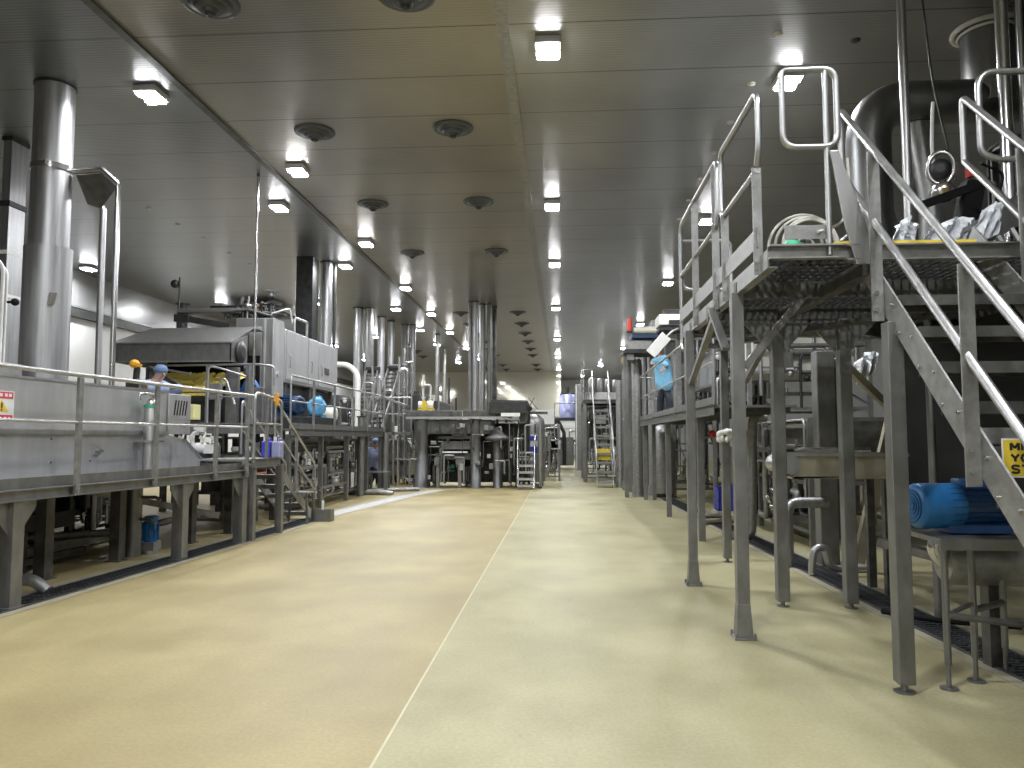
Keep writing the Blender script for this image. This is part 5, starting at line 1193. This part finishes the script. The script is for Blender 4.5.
for f in (.3, .7):
    p = a.lerp(b, f); MB().bar((p.x, 6.75, 2.66), (p.x, 6.75, p.z), .05, .05).build('leg', 'post', t)
MB().box(3.55, 4.6, 6.1, 6.14, 2.70, 2.95).build('side_plate', 'grime', t)
tag(MB().box(3.4, 4.6, 5.35, 5.40, 2.72, 2.92).build('kick_plate', 'grime', None, .004), 'dark kick plate behind the upper right stair rail', 'plate')
machine('slicer_unit', 'dark slicer unit on the far side of the right platform deck', 4.75, 6.5, 5.2, 8.5, .1, 4.6, m='dark', pm='grime', seed=51, n=14, face='x-')

# ================================================================== RIGHT, UNDER THE PLATFORM
t = thing('shade_block', 'big black mass added to darken the space behind the near right stairs', 'housing', (3.9, 6.5, 0))  # made-up black body, added to deepen the dark under the platform
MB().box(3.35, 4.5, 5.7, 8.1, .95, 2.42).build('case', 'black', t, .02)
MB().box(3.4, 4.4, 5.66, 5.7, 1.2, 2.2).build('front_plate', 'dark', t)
for x in (3.4, 4.45):
    for y in (5.75, 8.05): MB().box(x - .05, x + .05, y - .05, y + .05, 0, .95).build('leg', 'grime', t)
MB().tube([(3.38, 5.62, 1.9), (3.38, 5.62, 1.1), (4.2, 5.62, 1.1)], .035).build('pipe', 'grime', t)
machine('process_unit', 'second dark process unit deeper under the right walkway', 3.3, 5.0, 10.4, 13.0, .15, 1.7, m='grime', pm='post', seed=53, n=16, face='x-', valves=6)
machine('process_unit', 'far dark process unit beyond the blue crates', 4.5, 5.8, 15.5, 18.5, .15, 1.7, m='dark', pm='grime', seed=54, n=14, face='x-')
machine('screen_unit', 'pale panelled screen unit seen between the right platform posts', 3.2, 5.2, 13.2, 15.2, 1.9, 3.4, m='cream', pm='galv', seed=55, n=10, face='y-', valves=3)
t = thing('box_column', 'wide square steel column behind the S bend pipe', 'column', (3.05, 9.0, 0))
MB().box(2.92, 3.12, 8.9, 9.1, 0, 2.45).build('shaft', 'post', t, .01)
MB().box(3.12, 3.16, 8.95, 9.05, .3, 2.4).box(2.88, 3.28, 8.85, 9.2, 0, .02).build('cable_cover', 'grime', t)
t = thing('tray_conveyor', 'grimy tray conveyor standing crosswise under the right platform', 'conveyor', (2.6, 7.5, 0))
MB().prism([(2.10, 7.3, 1.28), (2.16, 7.3, 1.07), (3.2, 7.3, 1.10), (3.2, 7.3, 1.28)], (0, .02, 0)).prism([(2.10, 7.8, 1.28), (2.16, 7.8, 1.07), (3.2, 7.8, 1.10), (3.2, 7.8, 1.28)], (0, .02, 0)).box(2.14, 3.2, 7.3, 7.8, 1.07, 1.09).build('trough', 'kerb', t)
MB().box(2.1, 3.2, 7.27, 7.3, 1.28, 1.31).box(2.1, 3.2, 7.8, 7.83, 1.28, 1.31).build('rim', 'steel', t)
MB().cyl((2.13, 7.28, 1.2), (2.13, 7.84, 1.2), .09).build('end_roller', 'steel', t)
for y in (7.35, 7.75): MB().box(2.98, 3.05, y - .035, y + .035, 0, 1.07).build('leg', 'grime', t)
MB().tube([(2.2, 7.4, 1.34), (2.9, 7.4, 1.34)], .02).build('wash_bar', 'bright', t)
tag(MB().bar((2.75, 6.9, .55), (3.3, 6.5, .42), .14, .07).build('chain_guard', 'post'), 'sloping grey chain guard low behind the near right posts', 'guard')
tag(MB().tube([(2.62, 8.3, .02), (2.62, 8.3, .16), (2.66, 8.3, .30), (2.76, 8.3, .30), (2.80, 8.3, .08), (3.2, 8.3, .08)], .04, n=12, fil=.09).build('trap_pipe', 'steel'), 'S bend trap pipe by the right floor drain', 'pipe')
tag(MB().tube([(2.55, 8.9, .02), (2.55, 8.9, .72), (3.0, 8.9, .72)], .06, n=14, fil=.14).build('drain_pipe', 'duct'), 'fat grey drain pipe elbow behind the S bend', 'pipe')
tag(MB().tube([(2.95, 11.2, 1.75), (2.75, 11.2, 1.75), (2.70, 11.2, .05), (2.3, 11.2, .04)], .07, n=12, fil=.12).build('down_pipe', 'galv'), 'pale downpipe ending in a foot bend beyond the right posts', 'pipe')
tag(MB().tube([(2.3, 13.0, .05), (3.0, 13.4, .05), (3.2, 14.5, .06)], .05, n=10).tube([(2.4, 14.2, .05), (3.1, 14.0, .05)], .04, n=10).build('floor_hose', 'kerb'), 'pale hoses lying on the floor by the far part of the right drain', 'hose')
tag(MB().tube([(2.6, 6.5, .04), (2.9, 6.1, .06), (3.4, 6.0, .05)], .022).build('floor_cable', 'black'), 'dark cable lying across the right floor drain', 'cable')
for k, (x, y, lb) in enumerate(((3.15, 14.4, 'bright blue plastic crate under the right walkway left of the white wrapped post'), (3.95, 13.8, 'dark blue plastic crate under the right walkway behind the near posts'))):
    t = thing('crate', lb, 'crate', (x, y, .12))
    mb = MB().box(x - .3, x + .3, y - .2, y + .2, .12, .14)
    for q in (-.2, .19): mb.box(x - .3, x + .3, y + q, y + q + .01, .12, .55)
    for q in (-.3, .29): mb.box(x + q, x + q + .01, y - .2, y + .2, .12, .55)
    mb.build('body', 'vblue' if k == 0 else 'navy', t)
    MB().box(x - .32, x + .32, y - .22, y - .2, .5, .56).box(x - .32, x + .32, y - .215, y - .2, .30, .33).build('rim', 'vblue' if k == 0 else 'navy', t)
    MB().box(x - .35, x + .35, y - .25, y + .25, 0, .12).build('skid', 'cream', t)
rw = random.Random(3); mb = MB()
for k in range(16):
    an = k * .8; mb.ball((1.93 + .06 * math.cos(an), 9.18 + .06 * math.sin(an), 1.40 + .012 * k * .6 + rw.uniform(-.03, .03)), (rw.uniform(.025, .05), rw.uniform(.025, .05), rw.uniform(.03, .05)), 9, 6)
tag(mb.build('plastic_wrap', 'white'), 'white plastic wrap bunched around the slim right post', 'wrap')
t = thing('round_column', 'round grey bin shaped drum under the right walkway', 'drum', (3.3, 15.4, 0))
MB().lathe((3.55, 15.2, .56), [(.3, 0), (.32, .05), (.32, 1.0), (.25, 1.05)], 20).build('shell', 'post', t)
MB().box(3.3, 3.8, 15.0, 15.4, 0, .56).build('plinth', 'dark', t)
t = thing('red_fitting', 'small red valve cluster hanging under the right walkway', 'valve', (2.6, 13.5, 1.3))
MB().ball((2.35, 13.5, 1.45), .09, 12, 8).build('handwheel', 'red', t)
MB().ball((2.62, 13.5, 1.52), .07, 12, 8).build('handwheel', 'red', t)
MB().tube([(2.3, 13.5, 1.75), (2.35, 13.5, 1.45), (2.7, 13.5, 1.5), (2.7, 13.5, 1.1)], .03).build('pipe', 'post', t)
t = thing('tube_frame', 'crossed beige tubes of a frame behind the near right posts', 'frame', (3.5, 8.6, 0))
MB().bar((3.05, 8.6, 2.35), (3.65, 8.6, 1.72), .09, .07).bar((3.65, 8.6, 1.72), (4.5, 8.6, 2.05), .09, .09).bar((3.65, 8.6, 1.8), (3.2, 8.6, .1), .12, .08).bar((3.6, 8.6, 1.75), (4.2, 8.6, 1.0), .07, .07).build('tubes', 'kerb', t)
tag(MB().cyl((3.05, 5.9, 0), (3.05, 5.9, 2.2), .045).build('upright_pipe', 'kerb'), 'pale upright pipe between the big blue motor and the near stairs', 'pipe')
tag(MB().cyl((2.95, 6.3, 0), (2.95, 6.3, 2.4), .03).build('upright_pipe', 'post'), 'slim grey upright pipe left of the blue motor in the shade', 'pipe')
film([(853, 366), (866, 352), (880, 352)], [(858, 372), (866, 385), (872, 372)], 8.9, 'scrap of white film hanging under the right platform', 6)
# ================================================================== RIGHT LOWER WALKWAY
t = walkway('lower_walkway', 'lower right walkway with thin end rail beyond the near platform', 1.90, 1.0, 9.6, 18.5, 1.86, (11.4, 12.9, 16.0, 17.5), (11.0, 14.3, 18.2), rail=1.05)
MB().tube([(1.9, 18.5, 1.86), (1.9, 18.5, 2.9), (2.55, 18.5, 2.9), (2.55, 18.5, 1.86)], .021, fil=.05).tube([(1.9, 18.5, 2.4), (2.55, 18.5, 2.4)], .018).tube([(2.22, 18.5, 1.86), (2.22, 18.5, 2.9)], .018).build('end_rail', 'steel', t)
mb = MB()
for k in range(36): mb.box(1.95, 2.85, 9.7 + k * .244, 9.76 + k * .244, 1.77, 1.83)
mb.build('plank_ribs', 'grime', t)
MB().box(2.12, 2.2, 18.1, 18.18, 0, 1.8).build('leg', 'post', t)
TK = [(620, 22.6, .11, 3.15), (627.5, 21.6, .14, 3.35), (637.5, 19.2, .13, 3.42), (645.5, 20.2, .11, 3.75), (655, 19.6, .17, 3.72)]
for k, (px, Y, r, z1) in enumerate(TK):
    p = at(px, 438, Y); t = thing('insulated_pipe', '%s upright insulated column from the far stairs in the right hand row' % ['first', 'second', 'third', 'fourth', 'fifth'][k], 'column', (p.x, Y, 0), 'upright insulated columns')
    MB().lathe((p.x, Y, .25), [(r, 0), (r, z1 - .4), (r * .85, z1 - .25)], 20).build('sleeve', 'galv' if k % 2 == 0 else 'post', t)
    MB().lathe((p.x, Y, 0), [(r * 1.12, 0), (r * 1.12, .25)], 20).build('foot', 'galv', t)
    if k == 1: MB().lathe((p.x, Y, 1.95), [(r * 1.04, 0), (r * 1.06, .03), (r * 1.04, .06)], 20).build('clamp_band', 'steel', t)
MB
t = thing('stout_column', 'fat grey pressure vessel under the end of the lower right walkway', 'vessel', (2.45, 18.9, 0))
MB().lathe((2.5, 19.0, .1), [(.27, 0), (.28, .05), (.28, 1.45), (.2, 1.62), (.1, 1.68)], 24).build('shell', 'galv', t)
MB().lathe((2.5, 19.0, 0), [(.2, 0), (.22, .1)], 20).build('foot', 'dark', t)
person('worker in sky blue coat stooping on the lower right walkway',
       [(2.18, 17.1, 1.86), (2.4, 16.9, 1.86)], (2.26, 17.0, 2.74), (2.22, 16.95, 3.18), (-.8, -.2, -.45),
       [(2.0, 16.8, 3.1), (2.2, 16.65, 2.95)], [(2.02, 16.95, 3.12), (2.28, 16.7, 3.05)], [(2.18, 17.05, 2.3), (2.36, 16.92, 2.3)], coat='coat2', boots='trouser')
# overhead filler on the right
def abox(px0, px1, py0, py1, Y, d, mb): 
    a, b = at(px0, py1, Y), at(px1, py0, Y); return mb.box(a.x, b.x, Y, Y + d, a.z, b.z)
t = thing('overhead_filler', 'white and dark overhead filling machine above the upright columns', 'filler', at(645, 350, 18.5))
abox(628, 652, 340, 349, 18.5, 1.0, MB()).build('main_beam', 'galv', t)
abox(632, 660, 333, 338, 18.4, .9, MB()).build('roller_bed', 'navy', t)
a = at(636, 330, 18.4); b = at(656, 330, 18.4)
MB().cyl(a, b, .085, n=18).build('roll', 'cream', t); MB().cyl(b, b + V((.08, 0, 0)), .09).cyl(a - V((.05, 0, 0)), a, .06).build('roll_hub', 'white', t)
abox(627, 634, 345, 360, 18.6, .6, MB()).build('support', 'post', t); abox(652, 660, 320, 350, 18.6, .6, MB()).build('support', 'post', t)
abox(624, 663, 349, 353, 18.5, 1.0, MB()).build('lower_beam', 'dark', t)
for px in (626, 673):
    p = at(px, 400, 18.9); MB().box(p.x - .05, p.x + .05, 18.85, 18.95, 0, 3.55).build('leg', 'post', t)
t = thing('red_lamp', 'orange red beacon standing on the left end of the overhead filler', 'beacon', at(629.5, 331, 18.5))
p = at(629.5, 331, 18.5); MB().lathe(p, [(.055, 0), (.055, .25), (.04, .27), (.04, .33)], 14).build('lens', 'red', t); MB().lathe(p - V((0, 0, .04)), [(.07, 0), (.07, .04)], 14).build('base', 'dark', t)
t = thing('control_housing', 'white housing with a dark oval opening at the top right', 'housing', at(670, 326, 16.5))
abox(659, 682, 314, 325, 16.5, .7, MB()).build('case', 'white', t, .02)
p = at(675, 322, 16.48); MB().boxc(p, (.26, .02, .1)).build('opening', 'dark', t, .03)
abox(660, 690, 327, 330, 16.5, .7, MB()).build('base_rail', 'dark', t)
abox(664, 680, 309, 314, 16.6, .4, MB()).build('top_gear', 'dark', t)
p = at(688, 450, 16.9); MB().box(p.x - .05, p.x + .05, 16.85, 16.95, 1.86, 3.85).build('leg', 'galv', t)
p = at(680, 450, 17.1); MB().box(p.x - .05, p.x + .05, 17.05, 17.15, 1.86, 3.85).build('leg', 'galv', t)
t = thing('tilted_panel', 'tilted white panel hanging over the sky blue worker', 'panel', at(658, 346, 16.2))
c = at(658.5, 345, 16.2); MB().boxc(c, (.52, .05, .24), ry=-.85).build('plate', 'white', t, .01)
MB().tube([c + V((.15, .03, .15)), c + V((.3, .1, .3)), at(680, 328, 16.6)], .03).build('arm', 'galv', t)
t = thing('bronze_box', 'worn bronze box perched left of the overhead filler', 'box', at(629, 364, 20.5))
abox(623, 635, 354, 363, 20.5, .6, MB()).build('case', 'gold', t, .01); abox(622, 636, 352, 354.5, 20.45, .7, MB()).build('lid', 'dark', t)
p = at(629, 400, 20.8); MB().box(p.x - .06, p.x + .06, 20.7, 20.9, 0, 3.5).build('stand', 'post', t)
machine('tower_unit', 'dark tower of machinery right behind the upright columns', 2.6, 4.2, 19.8, 22.5, .1, 4.0, m='grime', pm='post', seed=56, n=20, face='y-', valves=8)
machine('panel_unit', 'pale panel unit behind the worker on the lower right walkway', 3.05, 4.3, 15.5, 17.8, 1.9, 3.3, m='vat', pm='galv', seed=57, n=12, face='y-', valves=4)

# ------------------------------------------------------------------ world, output
w = bpy.data.worlds.new('hall'); bpy.context.scene.world = w; w.use_nodes = True
w.node_tree.nodes['Background'].inputs[0].default_value = (.5, .5, .5, 1); w.node_tree.nodes['Background'].inputs[1].default_value = .05
sc = bpy.context.scene
sc.view_settings.view_transform = 'Standard'; sc.view_settings.look = 'None'; sc.view_settings.gamma = 1; sc.view_settings.use_curve_mapping = False
sc.view_settings.exposure = 0.2
sc.cycles.use_denoising = True
sc.cycles.max_bounces = 7; sc.cycles.diffuse_bounces = 4; sc.cycles.glossy_bounces = 4
sc.cycles.sample_clamp_indirect = 6
